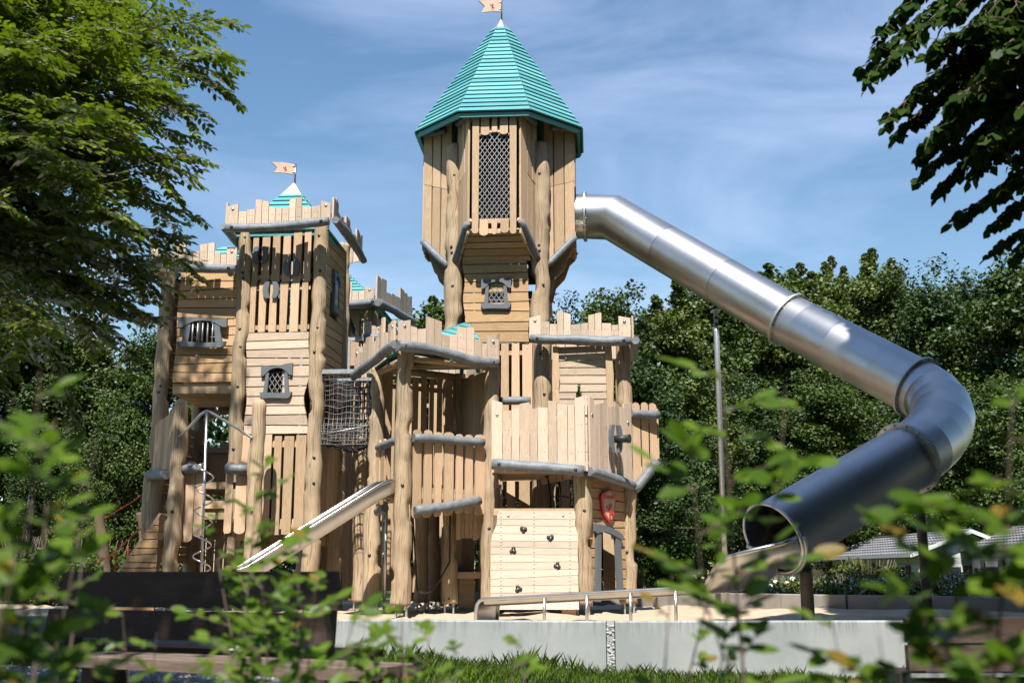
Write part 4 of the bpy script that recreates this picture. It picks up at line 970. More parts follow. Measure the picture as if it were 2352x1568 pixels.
mb.prism([DP(*q)+do*.035 for q in lin],do*.06,dn)
mb.prism([DP(*q)+do*.035 for q in (z8(1244,1340),z8(1285,1340),z8(1300,680),z8(1262,680))],do*.05,UZ)
mb.prism([DP(*q)+do*.035 for q in (z8(1462,1300),z8(1505,1260),z8(1484,712),z8(1437,712))],do*.05,UZ)
mb.build('door_frame',t5)
shp=[(1305,330),(1312,300),(1390,262),(1440,310),(1446,350),(1440,440),(1432,500),(1400,572),(1388,578),(1375,572),(1325,500),(1312,440)]
cxs,cys=1376,410
sh=MB().mat('red_paint').prism([DP(*z8(*q))+do*.035 for q in shp],do*.045,UZ)
sh.mat('plank_pale').prism([DP(*z8(cxs+(x-cxs)*.76,cys+(y-cys)*.86))+do*.081 for x,y in shp],do*.004,UZ)
star_person(sh,DP(*z8(1380,455))+do*.085,dn,UZ,do*.012,.14)
shield=sh.build('shield',t5,'red-rimmed shield with name and red jumping figure')
tcu=bpy.data.curves.new('lettering','FONT'); tcu.body='KOMPAN'; tcu.size=.072; tcu.extrude=.003; tcu.offset=.0012; tcu.align_x='CENTER'
to=bpy.data.objects.new('lettering',tcu); sc.collection.objects.link(to)
me=bpy.data.meshes.new_from_object(to); bpy.data.objects.remove(to)
me.materials.clear(); me.materials.append(MAT['red_paint'])
M=Matrix((dn,UZ,do)).transposed().to_4x4(); M.translation=DP(*z8(1376,350))+do*.088-Vector(shield['_o'])
M=M@Matrix.Diagonal((.80,1,1,1)); me.transform(M)
lo=bpy.data.objects.new('lettering',me); sc.collection.objects.link(lo); lo.parent=shield; lo['label']='dark red capital lettering on the shield'
# side and back walls below
slats(t5,Vector((tRF.x-1.3,18.95,.3)),Vector((b2.x-.1,19.0,.3)),Vector((b2.x-.1,19.0,Z(1070,18.9))),Vector((tRF.x-1.3,18.95,Z(1070,18.9))),11,.30,'slat_wood',out=FRONT,nails=False)
hplanks(t5,V3(b2+BACK*.12,.2),V3(b2+BACK*1.4,.2),V3(b2+BACK*1.4,Z(1100,18)),V3(b2+BACK*.12,Z(1100,18)),'plank_warm',.15,None,23,0,out=RIGHT,nails=False)
mb=MB().mat('slat_wood'); mb.bar(W(*z8(775,165),17.9),W(*z8(1070,110),17.3),.07,.13); mb.build('beam',t5)
# dangling climbing ropes with clamps
mb=MB().mat('rope_black')
for x0,x1 in ((822,850),(930,945),(1035,1030)):
    p=W(*z8(x0,135),17.75); q=W(*z8(x1,470),17.5); mb.tube([p,p.lerp(q,.5)+Vector((.02,0,0)),q-UZ*.3],.012,6); mb.dome(p+UZ*.02,(0,-1,0),.045,1.1); 
mb.tube([W(*z8(850,330),17.6),W(*z8(945,320),17.6),W(*z8(1030,335),17.6)],.011,6)
mb.mat('wire_grey')
for x0,x1 in ((365,352),(385,370),(910,885),(965,945),(1000,995),(1060,1045)):
    mb.tube([W(*z8(x0,120),17.4),W(*z8(x1,470),17.4)],.006,5)
mb.mat('galvanised')
for x in (364,1052): mb.tube([W(*z8(x,210),17.38),W(*z8(x-2,280),17.38)],.018,6)
mb.build('climbing_rope',t5)
# climbing wall leaning against the bastion
cw=thing('climbing_wall','pale leaning board wall with black climbing holds below the plank rampart','climbing wall',(b0+b1)/2)
edge=[(1080,458),(1088,500),(1086,560),(1085,600),(1112,680),(1113,800),(1110,900),(1118,1000),(1115,1100),(1118,1200),(1122,1408)]
edgl=[(355,460),(333,500),(335,560),(322,610),(285,690),(274,800),(270,900),(274,960),(270,1050),(272,1150),(270,1280),(272,1410)]
def ey(tab,y):
    for (a,b),(c,d) in zip(tab[:-1],tab[1:]):
        if y<=d: return lerp(a,c,(y-b)/(d-b))
    return tab[-1][0]
ys=[(458,462),(536,540),(596,608),(674,690),(745,752),(803,823),(878,882),(955,946),(1028,1020),(1115,1076),(1185,1168),(1250,1240),(1330,1330),(1408,1408)]
def CW(x,y): t=(y-458)/(1410-458); return W(*z8(x,y),lerp(16.98,16.45,t))
mb=MB()
for (l0,r0),(l1,r1) in zip(ys[:-1],ys[1:]):
    g=2.0
    lm=(l0+l1)/2; rm=(r0+r1)/2
    pts=[CW(ey(edgl,l1-g),l1-g),CW(ey(edge,r1-g),r1-g),CW(ey(edge,rm),rm),CW(ey(edge,r0+g),r0+g),CW(ey(edgl,l0+g),l0+g),CW(ey(edgl,lm),lm)]
    mb.mat('climb_wood').prism(pts,Vector((0,-.04,-.01)),(1,0,0))
    mb.mat('bolt_steel')
    for x in (372,690,1035):
        for e in (.3,.8): mb.dome(CW(x,lerp(l0,l1,e))+Vector((0,-.045,0)),(0,-1,0),.009,.4,sides=6)
mb.mat('bolt_steel'); mb.dome(CW(442,513)+Vector((0,-.045,0)),(0,-1,0),.02); mb.dome(CW(970,510)+Vector((0,-.045,0)),(0,-1,0),.02)
mb.build('climbing_panel',cw)
mb=MB().mat('slat_wood'); mb.box(CW(1030,1440)+Vector((0,.1,0)),(1,0,0),(0,1,0),(0,0,1),.10,.05,.14,None,UZ); mb.bar(CW(300,470)+Vector((0,.09,0)),CW(1080,470)+Vector((0,.09,0)),.06,.1); mb.build('support_batten',cw)
first=None
for k,(x,y,a) in enumerate(((587,645,.3),(845,722,2.2),(487,845,1.4),(915,990,3.6),(540,1216,5.0))):
    if first is None:
        mb=MB().mat('hold_rubber'); nn=Vector((0,-1,0))
        for (dx,dz,r,h) in ((-.024,.012,.032,1.1),(.022,.018,.030,1.0),(.010,-.026,.027,1.2),(0,0,.032,1.0)): mb.dome(Vector((dx,0,dz)),nn,r,h,sides=10)
        mb.mat('bolt_steel').dome(Vector((0,-.042,.010)),nn,.011,.5)
        first=mb.build('climbing_hold'); first.parent=cw; ho=first
    else:
        ho=first.copy(); sc.collection.objects.link(ho); ho.parent=cw
    ho.location=CW(x,y)+Vector((0,-.05,0))-Vector(cw['_o']); ho.rotation_euler=(0,a,0)
# ---------------------------------------------------------------- rear tower and nets
rC=Vector((W(815,800,22.5).x,22.3,0)); t6=thing('play_tower','small far wooden tower behind, half hidden between the flagged tower and the pavilion','play tower',rC,GRP)
rp_=[rC+Vector((x,y,0)) for x,y in ((-.75,-.75),(.45,-.82),(.5,.5),(-.7,.55))]
for i,p in enumerate(rp_): post(t6,p,V3(p,Z(700,21.7)),.125,131+i)
cols=[(236,265,275,270),(265,310,270,255),(310,362,325,330),(362,412,332,318),(412,485,285,300)]
parapet_px(t6,cv(z5,cols),[z5(236,420),z5(485,405)],21.2,21.1); glog(t6,[W(*z5(180,425),21.2),W(*z5(360,425),21.1),W(*z5(475,408),21.05)],.08,135)
a=W(*z5(492,410),21.1); b=W(*z5(612,560),23.6); b.x=a.x+.45; parapet(t6,a,b,.55,8,25,RIGHT); glog(t6,[a+RIGHT*.05,b+RIGHT*.05],.08,136,bolts=False)
rr_=W(778,612,22.2); pyramid_roof(t6,(rr_.x,22.3),Z(700,21.5),rr_.z,1.35,.05,4,TH-math.pi/4-math.pi/2,12)
slats(t6,V3(rp_[0],.5),V3(rp_[1],.5),V3(rp_[1],Z(712,21.5)),V3(rp_[0],Z(712,21.5)),6,.2,'slat_wood',out=FRONT,nails=False)
slats(t6,V3(rp_[3],.5),V3(rp_[2],.5),V3(rp_[2],Z(712,21.5)),V3(rp_[3],Z(712,21.5)),7,.1,'slat_wood',out=FRONT,nails=False)
slats(t6,V3(rp_[1],.5),V3(rp_[2],.5),V3(rp_[2],Z(712,21.5)),V3(rp_[1],Z(712,21.5)),6,.15,'slat_wood',out=RIGHT,nails=False)
# low middle platform behind the net: sunlit boards seen through it
k0=Vector((W(740,1000,20.2).x,20.3,0)); k1=Vector((W(850,1000,20.2).x+.25,20.2,0))
t7=thing('play_platform','board-walled wooden platform seen through the rope net bridge','play platform',k0)
slats(t7,V3(k0,.15),V3(k1,.15),V3(k1,Z(840,20.2)),V3(k0,Z(840,20.2)),8,.16,'slat_wood',out=FRONT,split=.42)
post(t7,k0,V3(k0,Z(880,20.2)),.11,141); post(t7,Vector((W(832,1100,18.9).x,18.9,0)),Vector((W(836,1000,18.9).x,18.9,Z(960,18.9))),.12,142)
x=k1.x+.1; slats(t7,Vector((x,20.2,.3)),Vector((x+1.1,20.3,.3)),Vector((x+1.1,20.3,Z(880,20))),Vector((x,20.2,Z(880,20))),5,.3,'slat_wood',out=FRONT,nails=False)
cols=[(397,462,570,562),(462,498,592,598),(498,545,605,598)]
parapet_px(t7,cv(z5,cols),[z5(397,680),z5(545,675)],20.0,20.0); glog(t7,[W(*z5(390,685),19.95),W(*z5(550,683),19.95)],.075,143,bolts=False)
post(t7,Vector((W(*z5(470,800),20.1).x,20.2,0)),Vector((W(*z5(470,800),20.1).x,20.2,Z(790,20.1))),.11,144)
# box net bridge
nb=thing('net_bridge','box-shaped rope net bridge in a galvanised frame between flagged tower and pavilion','net bridge',W(790,1000,18))
f0,f1=W(*z5(75,965),17.75),W(*z5(335,950),17.9); f2,f3=W(*z5(62,1445),17.75),W(*z5(440,1375),17.75)
x0_,x1_=f0.x-.02,W(845,900,17.8).x; zt0,zb0=Z(z5(0,960)[1],17.8),Z(z5(0,1435)[1],17.8)
mb=MB().mat('galvanised')
mb.bar(Vector((x0_,17.72,zt0)),Vector((x1_,17.9,zt0+.04)),.03,.07); mb.bar(Vector((x0_,18.6,zt0)),Vector((x1_,18.7,zt0+.04)),.03,.07)
mb.bar(Vector((x0_,17.72,zb0-.1)),Vector((x0_,17.72,zt0)),.04,.04); mb.bar(Vector((x0_,18.6,zb0)),Vector((x0_,18.6,zt0)),.04,.04)
mb.tube([f2,f2.lerp(f3,.5),f3],.012,6); mb.build('bridge_frame',nb)
wv=lambda u,v,s:.05*noise.noise(Vector((u*4,v*4,s)))
mb=MB()
net(nb,lambda u,v:Vector((lerp(x0_,x1_,u),17.74+wv(u,v,1)+.10*math.sin(v*3),lerp(zb0-.12,zt0,v)+wv(u,v,3))),11,12,.0032,'wire_grey','x',mb=mb,build=False)
net(nb,lambda u,v:Vector((lerp(x0_,x1_,u),18.62+wv(u,v,2),lerp(zb0,zt0,v))),8,9,.010,'rope_black','x',mb=mb,build=False)
net(nb,lambda u,v:Vector((x0_+.03+wv(u,v,5),lerp(17.74,18.62,u),lerp(zb0,zt0,v))),12,18,.005,'rope_black','x',mb=mb,build=False)
net(nb,lambda u,v:Vector((lerp(x0_,x1_,u)+wv(u,v,7),18.15+wv(u,v,9),lerp(zb0+.05,zt0-.08,v)+wv(u,v,6))),9,8,.012,'rope_black','x',mb=mb,build=False)
net(nb,lambda u,v:Vector((lerp(x0_,x1_,u),lerp(17.76,18.6,v),zb0-.10-.10*math.sin(u*math.pi)+wv(u,v,8))),8,7,.010,'rope_black','x',mb=mb,build=False)
mb.mat('wire_grey'); 
net(nb,lambda u,v:Vector((lerp(x0_,x1_,u),17.72+wv(u,v,4),lerp(zb0-.18,zb0+.12,v)+.05*wv(u,v,3))),16,3,.003,'wire_grey','x',mb=mb,build=False)
mb.build('rope_net',nb)
un=thing('climbing_net','steep dark rope net with galvanised edge rising beside the flagged tower','net',W(*z5(270,800),19.3))
mb=MB().mat('galvanised'); A=W(*z5(222,560),19.2); B=W(*z5(290,700),19.2); mb.bar(W(*z5(290,690),19.2),Vector((W(*z5(290,690),19.2).x,19.2,Z(z5(0,940)[1],19.2))),.04,.05); mb.bar(W(*z5(290,700),19.2),W(*z5(400,695),19.2),.04,.06); mb.bar(W(*z5(222,600),19.2),W(*z5(288,700),19.2),.03,.04); mb.build('frame',un)
mb=MB()
net(un,lambda u,v:W(*z5(lerp(215,285,u),lerp(935,lerp(600,700,u),v)),19.25),8,22,.007,'rope_black','x',mb=mb,build=False)
net(un,lambda u,v:W(*z5(lerp(232,395,u),lerp(lerp(600,700,u),lerp(435,760,u)-60*(1-u),v)),19.6),14,10,.0045,'rope_black','x',mb=mb,build=False)
mb.build('rope_net',un)
print('castle ok')
# ---------------------------------------------------------------- tube slide
P=[ (1255,499,19.45),(1320,498,19.40),(1345,498,19.35)]
c0=W(1322,498,19.62); c1=W(1407,500,19.5); c2=W(1811,735,17.3); c3=W(2107,890,15.55)
ex=W(1775,1236,12.65); c4=W(2083,1052,13.85)
def bez(a,b,c,d,n): return [a*(1-t)**3+b*3*t*(1-t)**2+c*3*t*t*(1-t)+d*t**3 for t in [i/n for i in range(n+1)]]
d23=(c3-c2).normalized(); d4e=(ex-c4).normalized()
TR=.400
ts=thing('tube_slide','long brushed steel tube slide bending down from the tall tower to an open run-out','slide',(4,15,0))
segs=[]
st0=c0+Vector((-.30,.03,0)); el=c1
straight1=[st0,c0,el]
def ring_path(a,b,n): return [a.lerp(b,i/n) for i in range(n+1)]
def tubeseg(pts,tint,name='tube_section',label=None,inner=False):
    mb=MB().mat('tube_steel'); mb.tube(pts,TR,48,tint=tint,cap=False)
    b=MB(); return mb
# mitred elbow: rings on the bisecting plane
def sweep(mb,pts,r,sides,tints,upv=Vector((0,0,1))):
    n=len(pts); b=len(mb.v); ln=0
    for i,p in enumerate(pts):
        if i: ln+=(pts[i]-pts[i-1]).length
        t0=(pts[i]-pts[i-1]).normalized() if i else (pts[1]-pts[0]).normalized()
        t1=(pts[i+1]-pts[i]).normalized() if i<n-1 else t0
        m=(t0+t1).normalized(); sd=t0.cross(upv).normalized(); up=sd.cross(t0)
        for k in range(sides):
            a=2*math.pi*k/sides; v=sd*math.cos(a)*r+up*math.sin(a)*r
            v=v-t0*(v.dot(m)/t0.dot(m)); mb.v.append(p+v)
    us=[0]
    for i in range(1,n): us.append(us[-1]+(pts[i]-pts[i-1]).length)
    for i in range(n-1):
        for k in range(sides):
            j=(k+1)%sides
            mb.face([b+i*sides+k,b+i*sides+j,b+(i+1)*sides+j,b+(i+1)*sides+k],[(us[i],k*.05),(us[i],k*.05+.05),(us[i+1],k*.05+.05),(us[i+1],k*.05)],tints[i] if isinstance(tints,list) else tints,True)
    return b
def section(pts,tint):
    """one sheet-metal course: outer and inner skin"""
    mb=MB().mat('tube_steel'); sweep(mb,pts,TR,56,tint); sweep(mb,pts,TR-.008,56,tint); return mb.build('tube_section',ts)
def flange(p,d,name='flange'):
    d=d.normalized(); mb=MB().mat('galvanised'); mb.tube([p-d*.018,p+d*.018],TR+.055,56,smooth=False)
    mb.mat('bolt_steel'); sd=d.cross(UZ).normalized(); up=sd.cross(d)
    for k in range(16):
        a=2*math.pi*k/16
        for s in (-1,1): mb.dome(p+(sd*math.cos(a)+up*math.sin(a))*(TR+.030)+d*.018*s,d*s,.019,1.0,sides=6)
    return mb.build(name,ts)
section([st0,c0,el.lerp(c0,.0)+(el-c0)*.02],.3) if False else None
section([st0,c0+(c0-st0).normalized()*.16],.25)
fl1=c0+(c0-st0).normalized()*.17
section([fl1+(c0-st0).normalized()*.005,el,el+(c2-el)*.33],.2)
section([el+(c2-el)*.332,el+(c2-el)*.66],.35); section([el+(c2-el)*.662,c2],.15)
flange(fl1,c0-st0); flange(c2,c2-el)
q=[c2.lerp(c3,t) for t in (0,.16,.42,.60,.76,.90,1.0)]
for i,(a,b) in enumerate(zip(q[:-1],q[1:])): section([a+(b-a)*.004,b],(.55,.1,.8,.3,.7,.4)[i])
flange(c3,c3-c2)
L1=.74; bend=bez(c3,c3+d23*L1,c4-d4e*L1,c4,7)
for i,(a,b) in enumerate(zip(bend[:-1],bend[1:])):
    t0=(bend[i]-bend[i-1]).normalized() if i else d23
# mitred bend courses built together so their seams meet
n=len(bend)
for i in range(n-1):
    pre=bend[i-1] if i>0 else c3-d23*.3; nxt=bend[i+2] if i+2<n else c4+d4e*.3
    pts=[pre,bend[i],bend[i+1],nxt]; mb=MB().mat('tube_steel')
    for rr in (TR,TR-.008):
        b=sweep(mb,pts,rr,56,(.6,.2,.75,.35,.8,.25,.6)[i])
    # keep only the middle course
    keep=[f for f in range(len(mb.f)) if (f//56)%3==1]
    uvs=np.array(mb.uv).reshape(-1,4,2)[keep].reshape(-1,2).tolist()
    mb.f=[mb.f[f] for f in keep]; mb.m=[mb.m[f] for f in keep]; mb.t=[mb.t[f] for f in keep]; mb.sm=[mb.sm[f] for f in keep]; mb.uv=uvs
    used=sorted({v for f in mb.f for v in f}); mp_={v:k for k,v in enumerate(used)}; mb.v=[mb.v[v] for v in used]; mb.f=[[mp_[v] for v in f] for f in mb.f]
    mb.build('tube_section',ts)
flange(c4,c4-ex)
m_=c4.lerp(ex,.5)
section([c4+d4e*.01,m_],.3); section([m_+d4e*.004,ex],.45)
mb=MB().mat('steel_sheet'); mb2=[]
sd=d4e.cross(UZ).normalized(); upx=sd.cross(d4e)
mb.tube([ex+ (sd*math.cos(a)+upx*math.sin(a))*(TR+.004) for a in [2*math.pi*k/60 for k in range(61)]],.020,8,cap=False); mb.build('mouth_ring',ts)
mb=MB().mat('galvanised'); 
# lower half flange behind the ring
for k in range(31):
    pass
pl=[ex-d4e*.03+(sd*math.cos(a)+upx*math.sin(a))*(TR+.025) for a in [math.pi+math.pi*k/30 for k in range(31)]]
mb.tube(pl,.022,6); mb.build('mouth_flange',ts)
# open run-out trough
exz=W(1135,1395,14.45); exit_=Vector((exz.x,14.45,.205)); 
mid=W(1600,1372,13.35); mid=Vector((mid.x,mid.y,.23)); knee=W(1690,1340,12.95)
base0=ex-upx*TR
kn=Vector((W(1622,1360,13.3).x,13.3,.345))
kn=kn+UZ*.09; exit_=exit_+UZ*.075
path=bez(ex,ex+d4e*.55,kn+Vector((.50,-.17,.05)),kn,10)+[kn.lerp(exit_,i/10) for i in range(1,11)]
mb=MB().mat('steel_sheet'); k_=11; prof=[]
rails=[[],[]]; nP=len(path); b0=0
for i,p in enumerate(path):
    t=(path[min(i+1,nP-1)]-path[max(0,i-1)]).normalized(); s_=t.cross(UZ).normalized(); u_=s_.cross(t)
    f=min(1,i/9); wid=lerp(TR,.30,min(1,i/12)); h=lerp(TR,.085,min(1,i/9)**.55)
    for k in range(k_):
        a=math.pi+math.pi*k/(k_-1); cx_=math.cos(a); sx_=math.sin(a)
        sq=lerp(1,.55,f); X=math.copysign(abs(cx_)**sq,cx_)*wid; Yy=(1-abs(sx_)**sq)*h
        mb.v.append(p+s_*X+u_*(Yy-h))
    rails[0].append(p+s_*(-wid)); rails[1].append(p+s_*wid)
for i in range(nP-1):
    for k in range(k_-1): mb.face([i*k_+k,i*k_+k+1,(i+1)*k_+k+1,(i+1)*k_+k],[(i*.2,k*.1),(i*.2,k*.1+.1),(i*.2+.2,k*.1+.1),(i*.2+.2,k*.1)],.5,True)
mb.build('runout_trough',ts)
for r_ in rails:
    e=r_[-1]; dd=(r_[-1]-r_[-2]).normalized(); r_=r_+[e+dd*.05-UZ*.015,e+dd*.085-UZ*.06,e+dd*.10-UZ*.14,e+dd*.11-UZ*.30]
    MB().mat('steel_sheet').tube(r_,.024,10).build('side_rail',ts)
# rounded end lip
e0_,e1_=rails[0][-1],rails[1][-1]; dd=(rails[0][-1]-rails[0][-2]).normalized(); mb=MB().mat('steel_sheet'); prof=[(-.30,-.03),(-.12,-.02),(0,-.02),(.05,-.035),(.085,-.07),(.10,-.14),(.11,-.34)]
bb_=len(mb.v)
for (x,z) in prof:
    mb.v.append(e0_+dd*x+UZ*(z+.0)); mb.v.append(e1_+dd*x+UZ*(z+.0))
for i in range(len(prof)-1): mb.face([2*i,2*i+1,2*i+3,2*i+2],[(0,0),(1,0),(1,.1),(0,.1)],.5,True)
mb.build('runout_lip',ts)
for i in (11,13,15,17):
    for r_ in rails[1:] if rails[1][12].y<rails[0][12].y else rails[:1]:
        p=r_[i]; MB().mat('steel_sheet').tube([p-UZ*.02,Vector((p.x,p.y,-.05))],.019,8).build('leg',ts)
# three posts carrying the tube
def support(px,Yd,zt,r,label,matn='galvanised',sheet='galvanised',pybase=None):
    x=W(px,1350,Yd).x; o=thing('tube_support_post',label,'support post',(x,Yd,0),'posts carrying the tube slide')
    MB().mat(matn).tube([(x,Yd,-.1),(x,Yd,zt-.34),(x,Yd,zt-.30)],[r,r,r*.9],16).build('pole',o)
    mb=MB().mat(sheet); mb.box((x,Yd,zt-.17),(1,0,0),(0,1,0),(0,0,1),r*.72,.012,.17); mb.box((x,Yd,zt-.01),(1,0,.0),(0,1,0),(0,0,1),r*1.5,.10,.012)
    mb.mat('bolt_black'); mb.dome((x,Yd-.012,zt-.12),(0,-1,0),.035); mb.dome((x,Yd-.012,zt-.23),(0,-1,0),.035); mb.build('head_plate',o)
def tube_at(px):   # bottom of the tube at image column
    best=None
    for a,b in ((el,c2),(c2,c3),(c4,ex)):
        for k in range(101):
            p=a.lerp(b,k/100); 
            zc=p.y*cp+(p.z-CAMZ)*sp; X=1176+F_PX*p.x/zc
            d=abs(X-px)
            if best is None or d<best[0]: best=(d,p)
    return best[1]
a_=el+(c2-el)*.64; p=a_; support(1667,p.y,W(1667,716,p.y).z+.02,.045,'tallest pale galvanised post, under the upper straight of the tube slide')
support(2127,14.05,Z(1105,14.05)+.05,.060,'dark weathered post under the bend of the tube slide','pole_rust','pole_rust')
support(1853,12.75,Z(1253,12.75)+.04,.072,'short thick dark post near the mouth of the tube slide','pole_rust','pole_rust')
# ---------------------------------------------------------------- leaning posts and red ropes far left
def lean(p,q,r,seed,label):
    o=post(None,p,q,r,seed,'old_wood',foot=False,name='leaning_post'); tag(o,label,'post','leaning posts of the rope course'); return o
lean(Vector((W(248,1400,23).x,23,-.1)),W(226,1168,23),.10,151,'leaning brown post with a red rope, left one of the pair beyond the bench')
lean(Vector((W(342,1400,24).x,24,-.1)),W(328,1176,24),.10,152,'leaning brown post nearest the left tower')
mb=MB().mat('rope_red')
zz7=lambda x,y:(x*.3418,1033.6+.3418*y)
def rope(pts,r=.009): mb.tube([W(*zz7(x,y),Yd) for x,y,Yd in pts],r,6)
rope([(1030,240,18.3),(900,340,20),(730,440,23)]); rope([(730,440,23),(560,560,23.5),(350,710,24)]); rope([(1000,480,18.5),(860,600,20),(780,680,21),(590,800,22)],.010); rope([(860,640,21),(855,820,21)],.012); rope([(778,690,21),(776,820,21)],.012)
tag(mb.build('rope_course_line'),'red ropes running left from the low tower past the leaning posts','rope')
# ---------------------------------------------------------------- concrete walls of the sand pit
def wallbox(name,p,q,zt,zb,th,matn,label,joints=(),group=None):
    p=Vector((p[0],p[1],0)); q=Vector((q[0],q[1],0)); d=(q-p).normalized(); nn=Vector((-d.y,d.x,0)); nn=nn if nn.y>0 else -nn
    mb=MB(); ts_=[0]+list(joints)+[1]
    for a,b in zip(ts_[:-1],ts_[1:]):
        a_,b_=p.lerp(q,a)+d*.006,p.lerp(q,b)-d*.006; mb.mat(matn); z0=zb
        # chamfered top edge
        prof=[(0,z0),(0,zt-.015),(.012,zt),(th-.012,zt),(th,zt-.015),(th,z0)]
        mb.prism([a_+nn*x+UZ*z for x,z in prof],d*((b_-a_).length),UZ)
    return tag(mb.build(name),label,'wall',group)
YW=11.4; wr=(W(2500,1420,YW+.1).x,YW+.12); wj=W(1403,1420,YW+.0).x; wl_=(W(770,1412,11.75).x,11.75)
wallbox('concrete_wall',wl_,(wj-.045,YW),.135,-.75,.12,'concrete','low pale concrete wall in the grass, section left of the white filled joint')
wallbox('concrete_wall',(wj+.035,YW),wr,.135,-.75,.12,'concrete','low pale concrete wall in the grass, long section right of the white filled joint')
mb=MB().mat('pebble'); mb.box((wj-.005,YW+.055,-.13),(1,0,0),(0,1,0),(0,0,1),.036,.05,.26)
rg=random.Random(4)
for _ in range(60): mb.dome((wj-.005+rg.uniform(-.032,.032),YW+.006,.12-rg.random()*.42),(0,-1,0),rg.uniform(.008,.018),.8,sides=6)
tag(mb.build('wall_joint_filler'),'rough white filler in the joint of the pale concrete wall','joint filler')
fl_=(W(-200,1388,13.2).x,13.2)
wallbox('concrete_wall',fl_,(wl_[0]-.01,wl_[1]+.02),.135,-.75,.12,'concrete','low pale concrete wall running off to the left behind the dark bench',(.5,))
f0=W(1440,1392,21.3); f1=W(1944,1406,17.9); f2=W(2480,1430,15.2)
wallbox('concrete_wall',(f0.x-3.5,21.6),(f0.x,21.5),.26,-.3,.12,'concrete_brown','far brown-grey concrete wall behind the bastion')
wallbox('concrete_wall',(f0.x+.02,21.5),(f1.x,17.9),.27,-.3,.12,'concrete_brown','brown-grey concrete wall below the flowering hedge',(.24,.50,.74))
wallbox('concrete_wall',(f1.x+.02,17.88),(f2.x+2,14.4),.27,-.3,.12,'concrete_brown','brown-grey concrete wall curving to the right frame edge',(.3,.6))
# ---------------------------------------------------------------- ground sheets
def gz(x,y):
    h=-.41+.010*(x*-1.0)+.02*noise.noise(Vector((x*.5,y*.5,0)))
    if y<YW: h+= (YW-y)*.004
    if x<0: h+=-x*.02
    h+=.15*max(0,min(1,(1.4-x)/2.8))
    if y>11.2: h=lerp(h,-.35,min(1,(y-11.2)/2))
    if x>5 and y>22: h=lerp(h,-1.1,min(1,(y-22)/10)*min(1,(x-5)/4))
    return h
def sheet(name,xs,ys,zf,matn,label=None):
    v=[(x,y,zf(x,y)) for y in ys for x in xs]; nx=len(xs); f=[(j*nx+i,j*nx+i+1,(j+1)*nx+i+1,(j+1)*nx+i) for j in range(len(ys)-1) for i in range(nx-1)]
    me=bpy.data.meshes.new(name); me.from_pydata(v,[],f); me.polygons.foreach_set('use_smooth',[True]*len(f)); me.materials.append(MAT[matn]); o=bpy.data.objects.new(name,me); sc.collection.objects.link(o); o['kind']='structure'
    if label: o['label']=label
    return o
xs=[-400,-200,-90,-50,-30,-20,-15]+[x*.25 for x in range(-48,60)]+[20,30,50,90,200,400]
ys=[-60,-25,-10,-4]+[y*.25 for y in range(0,60)]+[16,18,22,24,26,28,30,32,40,60,100,200,500]
sheet('ground',xs,ys,gz,'ground_mix')
def sand_z(x,y):
    h=.0+.07*noise.noise(Vector((x*.9,y*1.1,3)))+.05*noise.noise(Vector((x*3,y*3.4,5)))+.02*noise.noise(Vector((x*8,y*8,5)))
    h+=.05*max(0,min(1,(x-2.5)/3))
    return h
def sand_poly():
    me=bpy.data.meshes.new('sand'); v=[];f=[]; NX,NY=150,90
    for j in range(NY+1):
        for i in range(NX+1):
            t=j/NY; x=-12+24*i/NX
            # front edge follows the near wall, back edge the far wall
            yf=YW+.07 if x>wj else (lerp(YW+.07,wl_[1]+.07,(wj-x)/(wj-wl_[0])) if x>wl_[0] else lerp(wl_[1],fl_[1],min(1.3,(wl_[0]-x)/(wl_[0]-fl_[0])))+.09)
            yb_=26 if x<f0.x-3.5 else (21.55 if x<f0.x else (lerp(21.5,17.9,(x-f0.x)/(f1.x-f0.x)) if x<f1.x else lerp(17.9,14.4,min(1,(x-f1.x)/(f2.x+2-f1.x))))+.05)
            y=lerp(yf,yb_,t); v.append((x,y,sand_z(x,y)))
    for j in range(NY):
        for i in range(NX): a=j*(NX+1)+i; f.append((a,a+1,a+NX+2,a+NX+1))
    me.from_pydata(v,[],f); me.polygons.foreach_set('use_smooth',[True]*len(f)); me.materials.append(MAT['sand']); o=bpy.data.objects.new('sand',me); sc.collection.objects.link(o); o['kind']='structure'
sand_poly()
gx=[-9+i*.25 for i in range(34)]; gy=[6.2+.2*i for i in range(16)]
def edge_x(y): return -.75-.10*(y-7)+.15*noise.noise(Vector((y*1.3,0,0)))
vs=[];fs=[];NXg,NYg=30,16
for j in range(NYg+1):
    y=5.6+(9.2-5.6)*j/NYg
    for i in range(NXg+1):
        x=lerp(-12,edge_x(y)-max(0,(y-8.2))*1.2,i/NXg); vs.append((x,y,gz(x,y)+.012))
for j in range(NYg):
    for i in range(NXg): a=j*(NXg+1)+i; fs.append((a,a+1,a+NXg+2,a+NXg+1))
me=bpy.data.meshes.new('gravel_path'); me.from_pydata(vs,[],fs); me.materials.append(MAT['gravel_mat']); o=bpy.data.objects.new('gravel_path',me); sc.collection.objects.link(o); o['kind']='structure'
# loose gravel stones on the path
mb=MB().mat('pebble'); rg=random.Random(12)
for _ in range(2600):
    y=rg.uniform(6.2,9.0); x=rg.uniform(-4.5,edge_x(y)-max(0,(y-8.2))*1.2+.08); mb.dome((x,y,gz(x,y)+.012),(rg.uniform(-.3,.3),rg.uniform(-.3,.3),1),rg.uniform(.010,.024),.8,tint=rg.random(),sides=5)
tag(mb.build('gravel'),'loose grey gravel beside the dark bench','gravel',kind='stuff')
print('slides ground ok')
